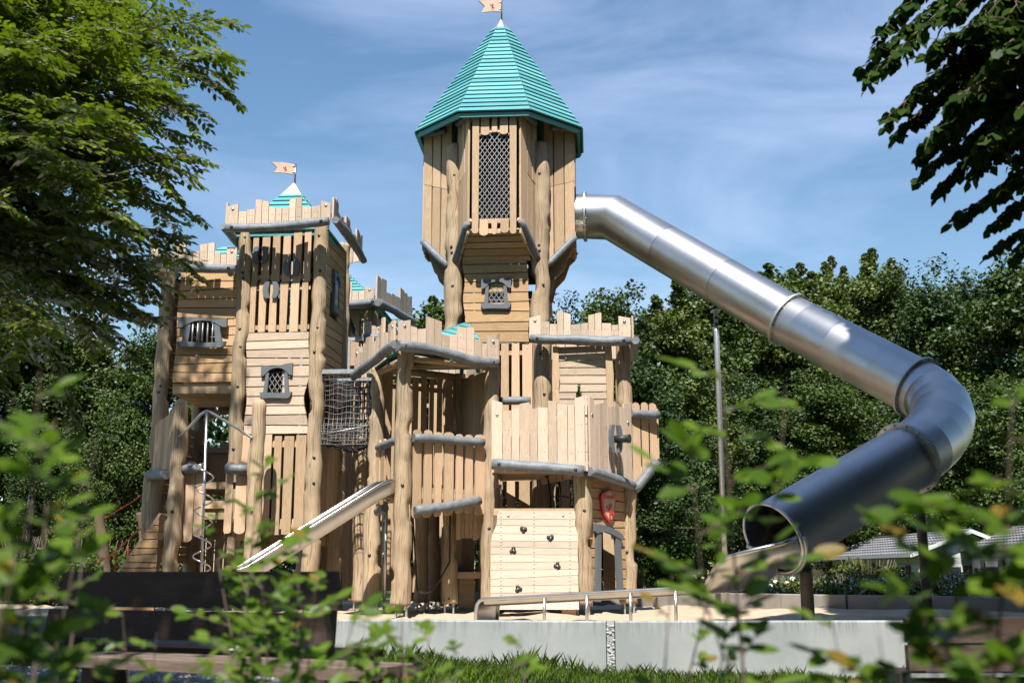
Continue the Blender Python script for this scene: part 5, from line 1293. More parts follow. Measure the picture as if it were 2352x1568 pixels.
# ---------------------------------------------------------------- benches
bL=Vector((W(126,1312,7.75).x,7.75,0)); bR=Vector((W(769,1312,6.85).x,6.85,0)); bd_=(bR-bL).normalized(); bn=Vector((bd_.y,-bd_.x,0)); bn=bn if bn.y<0 else -bn
def bz(py,Y): return Z(py,Y)
be=thing('bench','dark stained bench on the left, two thick back boards in leaf shade','bench',V3((bL+bR)/2,gz(-2,7.3)))
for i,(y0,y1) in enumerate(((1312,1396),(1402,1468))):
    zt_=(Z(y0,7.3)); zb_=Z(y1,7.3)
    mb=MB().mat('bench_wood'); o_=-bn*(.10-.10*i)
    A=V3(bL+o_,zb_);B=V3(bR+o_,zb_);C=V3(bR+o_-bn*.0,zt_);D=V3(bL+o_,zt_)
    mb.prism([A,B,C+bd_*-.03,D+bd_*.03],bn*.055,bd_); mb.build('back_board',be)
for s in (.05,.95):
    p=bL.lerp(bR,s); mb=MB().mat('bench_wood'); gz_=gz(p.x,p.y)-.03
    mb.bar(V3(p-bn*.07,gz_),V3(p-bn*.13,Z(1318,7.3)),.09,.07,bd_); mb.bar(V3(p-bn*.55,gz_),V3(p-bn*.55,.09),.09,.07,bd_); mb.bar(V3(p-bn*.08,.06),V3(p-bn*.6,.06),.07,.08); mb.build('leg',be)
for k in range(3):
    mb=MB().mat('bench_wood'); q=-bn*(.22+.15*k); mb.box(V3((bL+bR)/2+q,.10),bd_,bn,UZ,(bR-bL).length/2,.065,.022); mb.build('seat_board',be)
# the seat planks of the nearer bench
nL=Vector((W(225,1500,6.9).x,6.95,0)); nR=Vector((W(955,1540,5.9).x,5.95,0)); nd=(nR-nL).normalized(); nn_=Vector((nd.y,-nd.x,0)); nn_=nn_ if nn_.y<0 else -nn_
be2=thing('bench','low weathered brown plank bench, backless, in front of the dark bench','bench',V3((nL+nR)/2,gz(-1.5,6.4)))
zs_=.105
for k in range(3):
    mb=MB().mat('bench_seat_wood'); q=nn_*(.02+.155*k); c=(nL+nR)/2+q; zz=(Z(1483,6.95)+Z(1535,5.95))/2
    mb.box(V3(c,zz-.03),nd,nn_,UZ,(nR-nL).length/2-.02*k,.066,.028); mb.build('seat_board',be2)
for s in (.1,.9):
    p=nL.lerp(nR,s)+nn_*.17; mb=MB().mat('bench_wood'); g_=gz(p.x,p.y)-.03; mb.bar(V3(p,g_),V3(p,zz-.06),.09,.25,nn_); mb.build('leg',be2)
mb=MB().mat('plastic_clear'); c=W(560,1485,6.5); c.z=zz+.04
pts=[c+Vector((rg.uniform(-.11,.11),rg.uniform(-.05,.05),rg.uniform(-.03,.05))) for _ in range(14)]
for i in range(12): 
    k=len(mb.v); mb.v.extend([pts[i],pts[i+1],pts[i+2]]); mb.face([k,k+1,k+2],[(0,0)]*3)
tag(mb.build('plastic_wrapper'),'crumpled clear plastic wrapper lying on the low plank bench','litter')
# right bench
rL=Vector((W(2073,1420,6.3).x,6.3,0)); rR=rL+Vector((1.9,.10,0)); rd_=(rR-rL).normalized(); rn=Vector((rd_.y,-rd_.x,0)); rn=rn if rn.y<0 else -rn
be3=thing('bench','dark brown bench cut by the right frame edge behind big leaves','bench',V3((rL+rR)/2,gz(3,6.3)))
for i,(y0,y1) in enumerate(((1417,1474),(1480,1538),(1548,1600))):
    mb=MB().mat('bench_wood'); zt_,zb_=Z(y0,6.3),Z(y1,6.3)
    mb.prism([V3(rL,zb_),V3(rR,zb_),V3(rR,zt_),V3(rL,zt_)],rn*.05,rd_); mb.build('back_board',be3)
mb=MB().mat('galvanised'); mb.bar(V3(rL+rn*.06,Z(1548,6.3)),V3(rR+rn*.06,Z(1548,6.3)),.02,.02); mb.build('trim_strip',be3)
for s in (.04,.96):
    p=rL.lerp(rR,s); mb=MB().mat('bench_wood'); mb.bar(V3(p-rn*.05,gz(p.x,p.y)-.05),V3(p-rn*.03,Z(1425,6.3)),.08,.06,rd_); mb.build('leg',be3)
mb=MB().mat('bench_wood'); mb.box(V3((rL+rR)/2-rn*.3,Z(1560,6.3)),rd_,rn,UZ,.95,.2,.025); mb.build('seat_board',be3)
# ---------------------------------------------------------------- mobile homes behind the hedge
def home(label,A,B,dep,z0,ze,zr,win):
    h=thing('mobile_home',label,'mobile home',(A[0],A[1],z0),'pale mobile homes behind the hedge')
    A=Vector((*A,0));B=Vector((*B,0)); d=(B-A).normalized(); bk=Vector((-d.y,d.x,0)); bk=bk if bk.x>0 else -bk
    H=ze-z0
    mb=MB(); k=14
    for (p,q,nn) in ((A,B,-bk),(B,B+bk*dep,d)):
        for i in range(k):
            mb.mat('white_siding').prism([V3(p,z0+H*i/k+.01),V3(q,z0+H*i/k+.01),V3(q,z0+H*(i+1)/k),V3(p,z0+H*(i+1)/k)],nn*.03,q-p)
    mb.prism([V3(B,ze),V3(B+bk*dep,ze),V3(B+bk*dep/2,zr-.06)],d*.03,UZ); mb.prism([V3(A,z0),V3(A+bk*dep,z0),V3(A+bk*dep,ze),V3(A+bk*dep/2,zr-.06),V3(A,ze)],-d*.04,UZ)
    mb.prism([V3(A+bk*dep,z0),V3(B+bk*dep,z0),V3(B+bk*dep,ze),V3(A+bk*dep,ze)],bk*.04); mb.build('wall',h)
    mb=MB().mat('roof_tile')
    for sgn in (0,1):
        e0=-bk*.3 if not sgn else bk*(dep+.3)
        Ae,Be=V3(A-d*.3+e0,ze-.04),V3(B+d*.3+e0,ze-.04); Ar,Br=V3(A-d*.3+bk*dep/2,zr),V3(B+d*.3+bk*dep/2,zr); rows=7
        for i in range(rows):
            a,b=Ae.lerp(Ar,i/rows),Be.lerp(Br,i/rows); c,e=Be.lerp(Br,(i+1.05)/rows),Ae.lerp(Ar,(i+1.05)/rows); nn=(b-a).cross(e-a).normalized(); nn=nn if nn.z>0 else -nn
            kk=int((b-a).length/.24)
            for j in range(kk):
                s0,s1=j/kk,(j+1)/kk; p0,p1,p2,p3=a.lerp(b,s0),a.lerp(b,s1),e.lerp(c,s1),e.lerp(c,s0); m0,m1=(p0+p1)/2+nn*.075,(p2+p3)/2+nn*.02; q=len(mb.v)
                mb.v.extend([p0+nn*.03,m0,p1+nn*.03,p2,m1,p3,p0-nn*.03,p1-nn*.03]); mb.face([q,q+1,q+4,q+5],[(0,0)]*4); mb.face([q+1,q+2,q+3,q+4],[(0,0)]*4); mb.face([q+6,q+7,q+2,q+1,q],[(0,0)]*5)
    mb.tube([Ar+UZ*.03,Br+UZ*.03],.06,8); mb.build('roof',h)
    mb=MB().mat('white_siding'); mb.bar(V3(A-d*.3-bk*.33,ze-.08),V3(B+d*.3-bk*.33,ze-.08),.08,.10); mb.build('gutter',h)
    mb=MB().mat('white_siding'); mb.bar(V3(B+d*.32-bk*.3,ze-.06),V3(B+d*.32+bk*dep/2,zr),.04,.12); mb.bar(V3(B+d*.32+bk*dep/2,zr),V3(B+d*.32+bk*(dep+.3),ze-.06),.04,.12); mb.build('barge_board',h)
    for (fc,t,w_,hh,sh_) in win:
        p,q,nn=(A,B,-bk) if fc==0 else (B,B+bk*dep,d); u=(q-p).normalized()
        c=p.lerp(q,t)+nn*.045; zz=z0+H*.60; mb=MB().mat('white_siding'); mb.box(V3(c,zz),u,nn,UZ,w_/2+.07,.02,hh/2+.07); f=mb.build('window_frame',h)
        mb=MB().mat('window_dark'); mb.box(V3(c+nn*.03,zz),u,nn,UZ,w_/2,.01,hh/2); mb.build('pane',f)
        if sh_:
            for s in (-1,1): MB().mat('maroon_shutter').box(V3(c+nn*.03+u*s*(w_/2+.26),zz),u,nn,UZ,.16,.015,hh/2+.05).build('shutter',h)
    return h
def hx(px,Y): return (W(px,1300,Y).x,Y)
home('pale mobile home with long grey tiled roof, the nearest one behind the bushes',hx(1914,46),hx(2109,38),3.5,-1.1,1.26,1.96,((0,.12,1.0,1.1,True),(0,.48,1.6,.9,False),(0,.82,1.0,1.0,True),(1,.3,.7,1.0,True),(1,.7,.9,1.0,True)))
home('pale mobile home whose shaded roof shows left of the short dark post',hx(1770,60),hx(1925,52),3.6,-1.1,1.28,2.0,((0,.75,1.3,1.0,True),))
home('pale mobile home at the right, mostly hidden by foreground leaves',hx(2235,38),hx(2420,32),3.5,-1.1,1.45,2.15,((0,.3,1.0,1.1,True),(0,.7,1.2,1.0,False)))
# blue play panel at right edge
bp_=thing('play_board','blue play board peeping over the far wall at the right','play board',(W(2260,1390,19).x,19,0))
mb=MB().mat('play_blue'); mb.box((W(2260,1390,19).x,19,.28),(1,0,0),(0,1,0),(0,0,1),.55,.03,.22); mb.build('board',bp_); mb=MB().mat('play_blue'); mb.box((W(2360,1390,19).x,19,.1),(1,0,0),(0,1,0),(0,0,1),.05,.05,.4); mb.build('leg',bp_)
# ---------------------------------------------------------------- vegetation
def leafcloud(cent,rad,nper,size,seed,asp=.62,flat=.35,crad=.35):
    """numpy leaves: clusters at cent with radius rad -> verts, ntri, tint"""
    g=np.random.default_rng(seed); C=np.repeat(np.asarray(cent,dtype=np.float64),nper,axis=0); Rr=np.repeat(np.asarray(rad,dtype=np.float64),nper,axis=0)
    n=len(C); dv=g.normal(size=(n,3)); dv/=np.linalg.norm(dv,axis=1,keepdims=True); rr=g.random((n,1))**.45
    if Rr.ndim==1: Rr=Rr[:,None]
    pos=C+dv*rr*Rr*np.array([1,1,.75])
    nr=g.normal(size=(n,3))*np.array([1,1,1-flat])+np.array([0,0,flat*1.6])+dv*.55; nr/=np.linalg.norm(nr,axis=1,keepdims=True)
    a=g.normal(size=(n,3)); a-=nr*(a*nr).sum(1,keepdims=True); a/=np.linalg.norm(a,axis=1,keepdims=True); b=np.cross(nr,a)
    s=size*(.7+.6*g.random((n,1))); L_=a*s*.5; B_=b*s*.5*asp; fold=nr*s*.10
    v=np.stack([pos-L_,pos+B_-L_*.1+fold,pos+L_,pos-B_-L_*.1+fold],1).reshape(-1,3)
    ct=np.repeat(g.random(len(cent)),nper); t=np.clip(.22+.62*ct+.22*(g.random(n)-.5),0,.92)
    return v,t
def leafmesh(name,v,t,matn,k=4):
    n=len(t); me=bpy.data.meshes.new(name); me.vertices.add(len(v)); me.vertices.foreach_set('co',v.astype(np.float32).ravel())
    me.loops.add(n*k); me.polygons.add(n); me.loops.foreach_set('vertex_index',np.arange(n*k,dtype=np.int32)); me.polygons.foreach_set('loop_start',np.arange(0,n*k,k,dtype=np.int32)); me.polygons.foreach_set('loop_total',np.full(n,k,dtype=np.int32))
    a=me.attributes.new('tint','FLOAT','FACE'); a.data.foreach_set('value',t.astype(np.float32)); me.materials.append(MAT[matn]); me.update(calc_edges=True); return me
def tree_variant(seed,H,R,base,leafs,nper,size,matn,trunk_r=.22):
    """crown built from branch-end clumps; returns (crown mesh, trunk mesh) with base at origin"""
    g=random.Random(seed); cents=[];rads=[]; mb=MB().mat('bark')
    tip=Vector((g.uniform(-.5,.5),g.uniform(-.5,.5),H*.90)); tp=[Vector((0,0,-.3)),Vector((g.uniform(-.15,.15),0,H*.3)),Vector((tip.x*.5,tip.y*.5,H*.6)),tip]
    mb.tube(tp,[trunk_r,trunk_r*.8,trunk_r*.5,.03],8)
    nb=34
    for i in range(nb):
        t=base+(1-base)*(i+.5)/nb; z=H*t; q=(t-base)/(1-base)
        prof=R*(math.sin(math.pi*min(1,q*.80+.20))**.75)*g.uniform(.75,1.12)
        a=i*2.4+g.uniform(-.4,.4); s=Vector((tip.x*t*.8,tip.y*t*.8,z*.92)); e=Vector((math.cos(a)*prof+s.x,math.sin(a)*prof+s.y,z+g.uniform(-.05,.12)*H*.5))
        mb.tube([s,s.lerp(e,.5)+Vector((0,0,.2)),e],[trunk_r*.3*(1-t*.6),.05,.02],5)
        for k in range(leafs):
            u=g.uniform(.35,1.05); c=s.lerp(e,u)+Vector((g.gauss(0,.35),g.gauss(0,.35),g.gauss(0,.38)))*(R/3.5); cents.append(tuple(c)); rads.append(g.uniform(.38,.78)*(R/3.5))
    for k in range(len(cents)//6 if seed in (203,204) else 0):
        c=Vector(cents[g.randrange(len(cents))]); 
        if c.z>H*.45:
            for m_ in range(3): q=c+Vector((g.gauss(0,.12),g.gauss(0,.12),.25+m_*.22))*(R/3.5); cents.append(tuple(q)); rads.append(.30-.07*m_)
    for k in range(leafs*3):
        c=tip+Vector((g.gauss(0,.5),g.gauss(0,.5),g.uniform(-.8,.8)))*(R/3.5); cents.append(tuple(c)); rads.append(g.uniform(.3,.6))
    v,t=leafcloud(cents,rads,nper,size,seed,.66,.62)
    cm=leafmesh('crown',v,t,matn); cm['top']=float(np.percentile(v[:,2],99.8))
    me=bpy.data.meshes.new('trunk'); me.from_pydata([tuple(p) for p in mb.v],[],mb.f); me.polygons.foreach_set('use_smooth',[True]*len(mb.f)); me.materials.append(MAT['bark']); me.update()
    return cm,me
VAR=[tree_variant(201,11,3.6,.16,9,115,.165,'leaf_forest'),tree_variant(202,12,3.9,.20,9,115,.165,'leaf_forest_blue'),tree_variant(203,11,3.3,.12,9,120,.155,'leaf_forest_yellow'),tree_variant(204,10,4.0,.22,9,115,.17,'leaf_forest')]
def tree(px,ytop,Y,var,label,sx=1.0,rot=None,name='deciduous_tree',group='trees behind the play castle'):
    cm,tm=VAR[var]; H=cm['top']; zt_=Z(ytop,Y); s=(zt_+.2)/H; x_=W(px,lerp(ytop,1300,.5),Y).x
    o=thing(name,label,'tree',(x_,Y,-.2),group); o.rotation_euler=(0,0,rot if rot is not None else rnd.uniform(0,6.28)); o.scale=(s*sx,s*sx,s)
    for m_,n_ in ((cm,'crown'),(tm,'trunk')): c=bpy.data.objects.new(n_,m_); sc.collection.objects.link(c); c.parent=o
    return o
TL=[(965,692,34,3,'round-topped tree showing between the pavilion and the tall tower',1.0),
(1300,712,36,1,'tree top just right of the tall tower over the upper battlements',.9),
(1395,668,33,0,'tree rising over the right battlements of the bastion',.95),
(1520,655,36,2,'green tree under the upper straight of the tube slide',1.05),
(1640,640,33,0,'tree behind the tallest slide post',1.05),
(1765,612,38,3,'tree above the first flange of the tube slide',1.1),
(1880,605,33,2,'yellowish tree top left of the tallest right-hand tree',1.0),
(1955,592,40,2,'thin-topped tree with spiky shoots right of the steel tube',.8),
(2065,574,34,2,'tallest yellow-green tree over the bend of the tube slide',.95),
(2175,632,32,1,'dark tree right of the tube bend',1.0),
(2270,618,36,1,'dense dark tree near the right frame edge',1.05),
(2385,585,30,0,'tree half cut by the right frame edge',1.0),
(1460,800,30,1,'lower dark tree right behind the bastion cannon',1.15),
(1700,850,29,1,'lower tree filling the gap inside the slide bend on the left',1.2),
(1900,860,28,0,'lower bright tree framed by the slide bend',1.2),
(2080,900,30,1,'low dark tree behind the bend post',1.1),
(2290,860,27,3,'low tree beyond the hedge at the right edge',1.1),
(1340,880,31,0,'low tree showing between the bastion posts',1.0),
(1100,860,32,1,'low tree glimpsed through the pavilion boards',1.0),
(320,758,30,0,'maple-green tree just left of the low tower',.85),
(215,742,33,2,'tree behind the left shrubs, under the beech branches',1.0),
(80,720,31,0,'tree at the left frame edge below the beech',1.1),
(-60,640,30,1,'tree cut by the left frame edge',1.1),
(265,930,27,3,'low tree hanging over the leaning posts',.85),
(120,980,28,1,'low dark tree at the left over the bench',1.0),
(610,900,34,1,'tree seen through the balcony opening of the low tower',1.1),
(830,880,38,0,'tree behind the net bridge',1.0)]
for i,(px,yt,Y,v,lb,sx) in enumerate(TL):
    if px>=1640: Y=Y*1.7
    tree(px,yt,Y,v,lb,sx)
# extra trunks in the dark under the trees
# far woodland mass
g=np.random.default_rng(5); n=900
cx_=g.uniform(-42,52,n); cy_=g.uniform(46,54,n)+0*cx_; cz_=g.uniform(0,9.5,n)
cy_=np.where(cx_>8,cy_+26,cy_); cz_=np.where(cx_>8,cz_*1.25,cz_)
v,t=leafcloud(np.stack([cx_,cy_,cz_],1),g.uniform(1.0,1.9,n),75,.42,9)
o=bpy.data.objects.new('woodland',leafmesh('woodland',v,t*.8,'leaf_forest_blue')); sc.collection.objects.link(o); tag(o,'continuous dark woodland mass behind the individual trees','woodland',kind='stuff')
# unseen leaf mass added behind the camera to cut sky light and reflections
g=np.random.default_rng(8); n=1000; cx_=g.uniform(-34,34,n); v,t=leafcloud(np.stack([cx_,g.uniform(-16,-10,n),g.random(n)*np.where(cx_>3,27,15)],1),g.uniform(1.4,2.4,n),60,.5,10)
o=bpy.data.objects.new('woodland',leafmesh('woodland',v,t*.8,'leaf_forest_blue')); sc.collection.objects.link(o); tag(o,'unseen dark woodland added behind the camera to block sky light','woodland',kind='stuff')
g=np.random.default_rng(18); n=900; v,t=leafcloud(np.stack([g.uniform(10.5,24,n),g.uniform(-9,13.5,n),g.uniform(0,19,n)],1),g.uniform(1.3,2.3,n),60,.5,19)  # second unseen leaf mass, added so the tube slide reflects less sky
o=bpy.data.objects.new('woodland',leafmesh('woodland',v,t*.8,'leaf_forest_blue')); sc.collection.objects.link(o); tag(o,'unseen dark woodland added off the right side to darken the steel tube','woodland',kind='stuff')
# dark trunks in the wood
mb=MB().mat('bark'); rg=random.Random(3)
TRK=[(60,27),(180,26.5)]
for i,(px,Y) in enumerate(TRK):
    x_=W(px,1300,Y).x; m=MB().mat('bark'); m.tube([(x_,Y,-.3),(x_+rg.uniform(-.1,.1),Y,1.5),(x_+rg.uniform(-.15,.15),Y,2.6)],[.13,.11,.07],9,bump=.12)
    tag(m.build('tree_trunk'),'bare dark trunk in the shade below the canopy','trunk','dark trunks under the trees')
# hedge and shrubs right
def shrub(name,label,px,Y,rx,ry,h,n,nper,size,matn,seed,z0=-.1,flowers=0,cat='bush',group=None):
    g=random.Random(seed); x0=W(px,1330,Y).x; cents=[];rads=[]
    for _ in range(n):
        a=g.uniform(0,6.28); r=g.random()**.5; top=h*(1-.25*r*r)*(1+.2*noise.noise(Vector((math.cos(a)*r*rx*1.2,seed,0))))
        cents.append((math.cos(a)*r*rx,math.sin(a)*r*ry,g.uniform(.15,.82)*top)); rads.append(g.uniform(.12,.26))
    v,t=leafcloud(cents,rads,nper,size,seed,.6,.3); o=thing(name,label,cat,(x0,Y,z0),group)
    f=bpy.data.objects.new('foliage',leafmesh('foliage',v,t+.08*np.random.default_rng(seed).random(len(t)),matn)); sc.collection.objects.link(f); f.parent=o; f['_o']=[x0,Y,z0]
    mb=MB().mat('bark_twig')
    for _ in range(22):
        a=g.uniform(0,6.28); r=g.random(); b=Vector((x0+math.cos(a)*r*rx*.5,Y+math.sin(a)*r*ry*.5,z0)); mb.tube([b,b+Vector((math.cos(a)*.15,math.sin(a)*.15,h*.5)),b+Vector((math.cos(a)*.3,math.sin(a)*.3,h*.92))],[.02,.014,.006],5)
    mb.build('stems',o)
    if flowers:
        mb=MB().mat('flower_white')
        for _ in range(flowers): 
            p=Vector((x0+g.uniform(-.5,.5)*rx,Y-ry*.95+g.uniform(-.1,.1),z0+h*g.uniform(.45,.85)))
            mb.dome(p,(0,-.6,.8),g.uniform(.035,.06),.5,sides=7)
        mb.build('flower_heads',o)
    return o
HG='hedge bushes beyond the right-hand wall'
for i,(px,Y,rx,h,lb,fl) in enumerate(((1770,21.2,.9,.72,'hedge bush with white flower heads next to the short dark post',14),(1880,20.6,.9,.70,'hedge bush under the left mobile home, no flowers',0),(1975,19.9,.9,.74,'hedge bush in front of the middle home, below the tall leafy shrub',0),(2080,19.0,.9,.75,'hedge bush beside the bend post',0),(2190,18.2,.9,.78,'reddish-tipped hedge bush right of the bend post',0),(2310,17.4,.9,.85,'hedge bush at the right edge behind large leaves',0))):
    shrub('hedge_bush',lb,px,Y,rx,.5,h,150,60,.062,'leaf_hedge',300+i,flowers=fl,group=HG)
shrub('leafy_shrub','fresh green upright shrub rising above the hedge in front of the mobile home',2000,20.8,.75,.5,1.02,120,45,.09,'leaf_forest_yellow',320)
# more undergrowth behind the left side
for i,(px,Y,lb) in enumerate(((30,22,'dark bush at the far left behind the wall'),(170,24,'dark bush left of the leaning posts'),(300,27,'pale sunlit bush seen past the leaning posts'))):
    shrub('undergrowth_bush',lb,px,Y,1.6,.8,1.5,150,60,.09,'leaf_forest',340+i,group='undergrowth left of the castle')
# ---------------------------------------------------------------- the two near trees
def sprays(mb_twigs,paths,seed,size,step=.045,asp=.58,horiz=.7,twig_r=.0035,nleaf=9,slen=.32,density=1.0,droop=.1):
    """leafy side twigs along each limb path; returns leaf arrays with 6-vertex leaves"""
    g=random.Random(seed); V=[];T=[]
    def leaf(p,d,nrm_,s,t):
        d=d.normalized(); nrm_=(nrm_-d*nrm_.dot(d)).normalized(); b=d.cross(nrm_)
        f=nrm_*s*.07
        V.extend([p,p+d*s*.28+b*s*asp*.44+f,p+d*s*.62+b*s*asp*.42+f,p+d*s,p+d*s*.62-b*s*asp*.42+f,p+d*s*.28-b*s*asp*.44+f]); T.append(t)
    for path in paths:
        pl=[Vector(p) for p in path]; seglen=[(b-a).length for a,b in zip(pl[:-1],pl[1:])]; tot=sum(seglen)
        s=tot*.12; side=1
        while s<tot:
            r=s; i=0
            while i<len(seglen)-1 and r>seglen[i]: r-=seglen[i]; i+=1
            p=pl[i].lerp(pl[i+1],r/seglen[i]); d=(pl[i+1]-pl[i]).normalized(); q=s/tot
            lat=d.cross(Vector((0,0,1))); lat=lat.normalized() if lat.length>.1 else Vector((1,0,0))
            L=slen*(1.25-.75*q)*g.uniform(.6,1.3); dd=(d*.75+lat*side*g.uniform(.5,1)+Vector((0,0,g.uniform(-.35,.25)-droop))).normalized()
            e=p+dd*L; 
            mb_twigs.tube([p,p.lerp(e,.5)+Vector((0,0,.01)),e],[twig_r,twig_r*.7,twig_r*.4],4,cap=False)
            up=Vector((g.uniform(-.35,.35),g.uniform(-.35,.35),1)).normalized(); clt=g.random()
            for k in range(nleaf):
                u=(k+.6)/nleaf; pp=p.lerp(e,u); sd=1 if k%2 else -1; lt=dd.cross(up).normalized()
                ld=(dd*.6+lt*sd*g.uniform(.6,1.0)+Vector((0,0,g.uniform(-.3,.12)-droop))).normalized() if k<nleaf-1 else dd
                n_=(up*horiz+Vector((g.uniform(-1,1),g.uniform(-1,1),g.uniform(-.3,1)))*(1-horiz)).normalized()
                leaf(pp,ld,n_,size*g.uniform(.7,1.15),min(.92,max(0,.15+.5*clt+.35*g.random())))
            side=-side; s+=step/density*g.uniform(.7,1.4)
    return np.array([tuple(v) for v in V]),np.array(T)
def limb(a,b,sag,g,n=8,jit=.12):
    a=Vector(a);b=Vector(b); out=[]
    for i in range(n+1):
        t=i/n; p=a.lerp(b,t)+Vector((0,0,sag*math.sin(math.pi*t)))+Vector((g.gauss(0,jit),g.gauss(0,jit),g.gauss(0,jit*.6)))*math.sin(math.pi*t); out.append(p)
    return out
g=random.Random(77)
bt=Vector((-6.6,9.2,0)); beech=thing('beech_tree','big beech reaching in from the left with sunlit yellow-green sprays against the sky','tree',bt)
tips=[(525,175,9.0),(470,262,8.7),(440,318,9.2),(400,215,9.4),(440,402,8.4),(445,495,9.2),(420,545,8.8),(335,620,9.8),(325,680,10.2),(320,735,9.6),(300,18,9.3),(330,78,9.8),(260,110,8.8),(300,330,8.0),(330,440,8.6),(280,560,8.9),(240,250,7.6),(200,400,7.4),(150,520,7.8),(120,140,7.6),(210,30,8.4),(60,620,8.0),(160,690,8.6),(250,760,9.6),(300,500,7.8),(100,330,7.2),(30,480,7.4),(60,220,7.4),(190,620,8.2),(350,350,8.8),(330,600,9.4),(240,690,9.2),(120,740,9.3),(30,760,9.6),(280,180,8.3),(180,150,8.9),(0,60,8.0),(0,340,8.0),(60,540,8.6),(300,250,8.2)]
paths=[]; tw_=MB().mat('bark_twig'); ext=[]
for i,(px,py,Y) in enumerate(tips):
    e=W(px,py,Y); z0=max(1.8,min(8.5,e.z+g.uniform(-.2,1.4))); s=bt+Vector((0,0,z0)); 
    pth=limb(s,e,g.uniform(.1,.5),g,9,.10); paths.append(pth); rr=g.uniform(.020,.034)
    tw_.tube(pth,[rr*(1-.82*k/9) for k in range(10)],6,cap=False)
    # secondary limbs fan out from the outer half
    for _ in range(6):
        k=g.randrange(3,9); p=pth[k]; d=(pth[k]-pth[k-1]).normalized(); q=p+d*g.uniform(.5,1.1)+Vector((g.uniform(-.2,.45),g.uniform(-.9,.9),g.uniform(-.65,.45)))
        # keep inside the beech outline: not further right than the limb tip
        zc=q.y*cp+(q.z-CAMZ)*sp; X=1176+F_PX*q.x/zc
        if X>px+8: q=p.lerp(q,.45)
        sp_l=limb(p,q,.03,g,5,.03); paths.append(sp_l); tw_.tube(sp_l,[.009,.008,.007,.005,.004,.003],4,cap=False)
V_,T_=sprays(tw_,paths,78,.076,step=.046,nleaf=10,slen=.36)
f=bpy.data.objects.new('crown',leafmesh('crown',V_-np.array(bt),T_,'leaf_beech',6)); sc.collection.objects.link(f); f.parent=beech
tw_.build('branches',beech)
MB().mat('bark').tube([bt-UZ*.5,bt+UZ*3,bt+Vector((.1,0,7)),bt+Vector((.2,-.3,13))],[.34,.30,.22,.06],14,bump=.1).build('trunk',beech)
# high crown outside the frame that shades the benches and dapples the left tower
def highcrown(par,org,cen,rad,n,nper,size,seed,matn,cut=None):
    g=np.random.default_rng(seed); d=g.normal(size=(n*3,3)); d/=np.linalg.norm(d,axis=1,keepdims=True); p=np.array(cen)+d*(g.random((n*3,1))**.5)*np.array(rad)
    if cut is not None: p=p[[cut(q) for q in p]]
    p=p[:n]; v,t=leafcloud(p,g.uniform(.35,.7,len(p)),nper,size,seed,.62,.5); o=bpy.data.objects.new('upper_crown',leafmesh('upper_crown',v-np.array(org),t,matn)); sc.collection.objects.link(o); o.parent=par
def offscreen(q,margin=.2):
    zc=q[1]*cp+(q[2]-CAMZ)*sp
    if zc<.3: return True
    up=(-(q[1])*sp+(q[2]-CAMZ)*cp)/zc; rx=q[0]/zc
    return up>784/F_PX+margin/zc*3+.05 or abs(rx)>1176/F_PX+.06+.6/zc
highcrown(beech,bt,(-7.3,11.3,11.6),(2.5,2.8,2.9),150,60,.17,81,'leaf_beech',lambda q:(offscreen(q,.6) or q[0]<-4.6) and q[0]<-5.0)
highcrown(beech,bt,(-8.8,7.0,8.5),(2.6,4.5,4.0),200,75,.15,84,'leaf_beech')
highcrown(beech,bt,(-2.8,2.9,7.6),(2.3,.8,1.2),60,80,.15,82,'leaf_beech')
highcrown(beech,bt,(-5.3,10.8,5.6),(1.7,1.8,3.2),120,95,.085,83,'leaf_beech')
# linden on the right
lt_=Vector((7.6,6.6,0)); lind=thing('linden_tree','dark linden hanging in from the upper right, leaves in shade against the sky','tree',lt_)
tips=[(1995,175,6.6),(2012,120,6.9),(2030,60,7.0),(2080,10,7.2),(2045,262,6.5),(2068,300,6.7),(2130,318,6.4),(2110,360,6.9),(2125,385,6.6),(2170,420,6.8),(2225,480,6.6),(2270,520,6.9),(2300,562,6.7),(2345,565,6.5),(2150,120,6.3),(2200,220,6.2),(2250,330,6.2),(2300,430,6.4),(2180,30,6.4),(2280,130,6.0),(2330,260,6.1),(2230,400,7.3),(2120,200,7.2),(2330,480,7.2),(2360,60,6.5),(2250,60,7.5),(2180,300,7.6),(2340,360,7.4)]
paths=[]; tw_=MB().mat('bark_twig')
for i,(px,py,Y) in enumerate(tips):
    e=W(px,py,Y); s=lt_+Vector((-.8,0,min(9,e.z+g.uniform(1.2,2.6)))); pth=limb(s,e,.5,g,9,.06); paths.append(pth[2:]); tw_.tube(pth,[.028*(1-.85*k/9) for k in range(10)],6,cap=False)
    for _ in range(5):
        k=g.randrange(4,9); p=pth[k]; q=p+Vector((g.uniform(-.35,.5),g.uniform(-.6,.6),g.uniform(-.35,.2)))
        zc=q.y*cp+(q.z-CAMZ)*sp; X=1176+F_PX*q.x/zc; Yp=784-F_PX*(-(q.y)*sp+(q.z-CAMZ)*cp)/zc
        if X<px+4 or Yp>py+30: q=p.lerp(q,.35)
        sl_=limb(p,q,.02,g,4,.02); paths.append(sl_); tw_.tube(sl_,[.008,.006,.005,.004,.003],4,cap=False)
V_,T_=sprays(tw_,paths,90,.088,step=.055,nleaf=8,slen=.26,asp=.85,horiz=.45,droop=.35)
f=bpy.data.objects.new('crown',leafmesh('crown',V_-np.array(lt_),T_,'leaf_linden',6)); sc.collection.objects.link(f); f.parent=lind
tw_.build('branches',lind)
MB().mat('bark').tube([lt_-UZ*.5,lt_+UZ*3,lt_+Vector((.1,.3,7)),lt_+Vector((-.2,.5,13))],[.36,.31,.22,.06],14,bump=.1).build('trunk',lind)
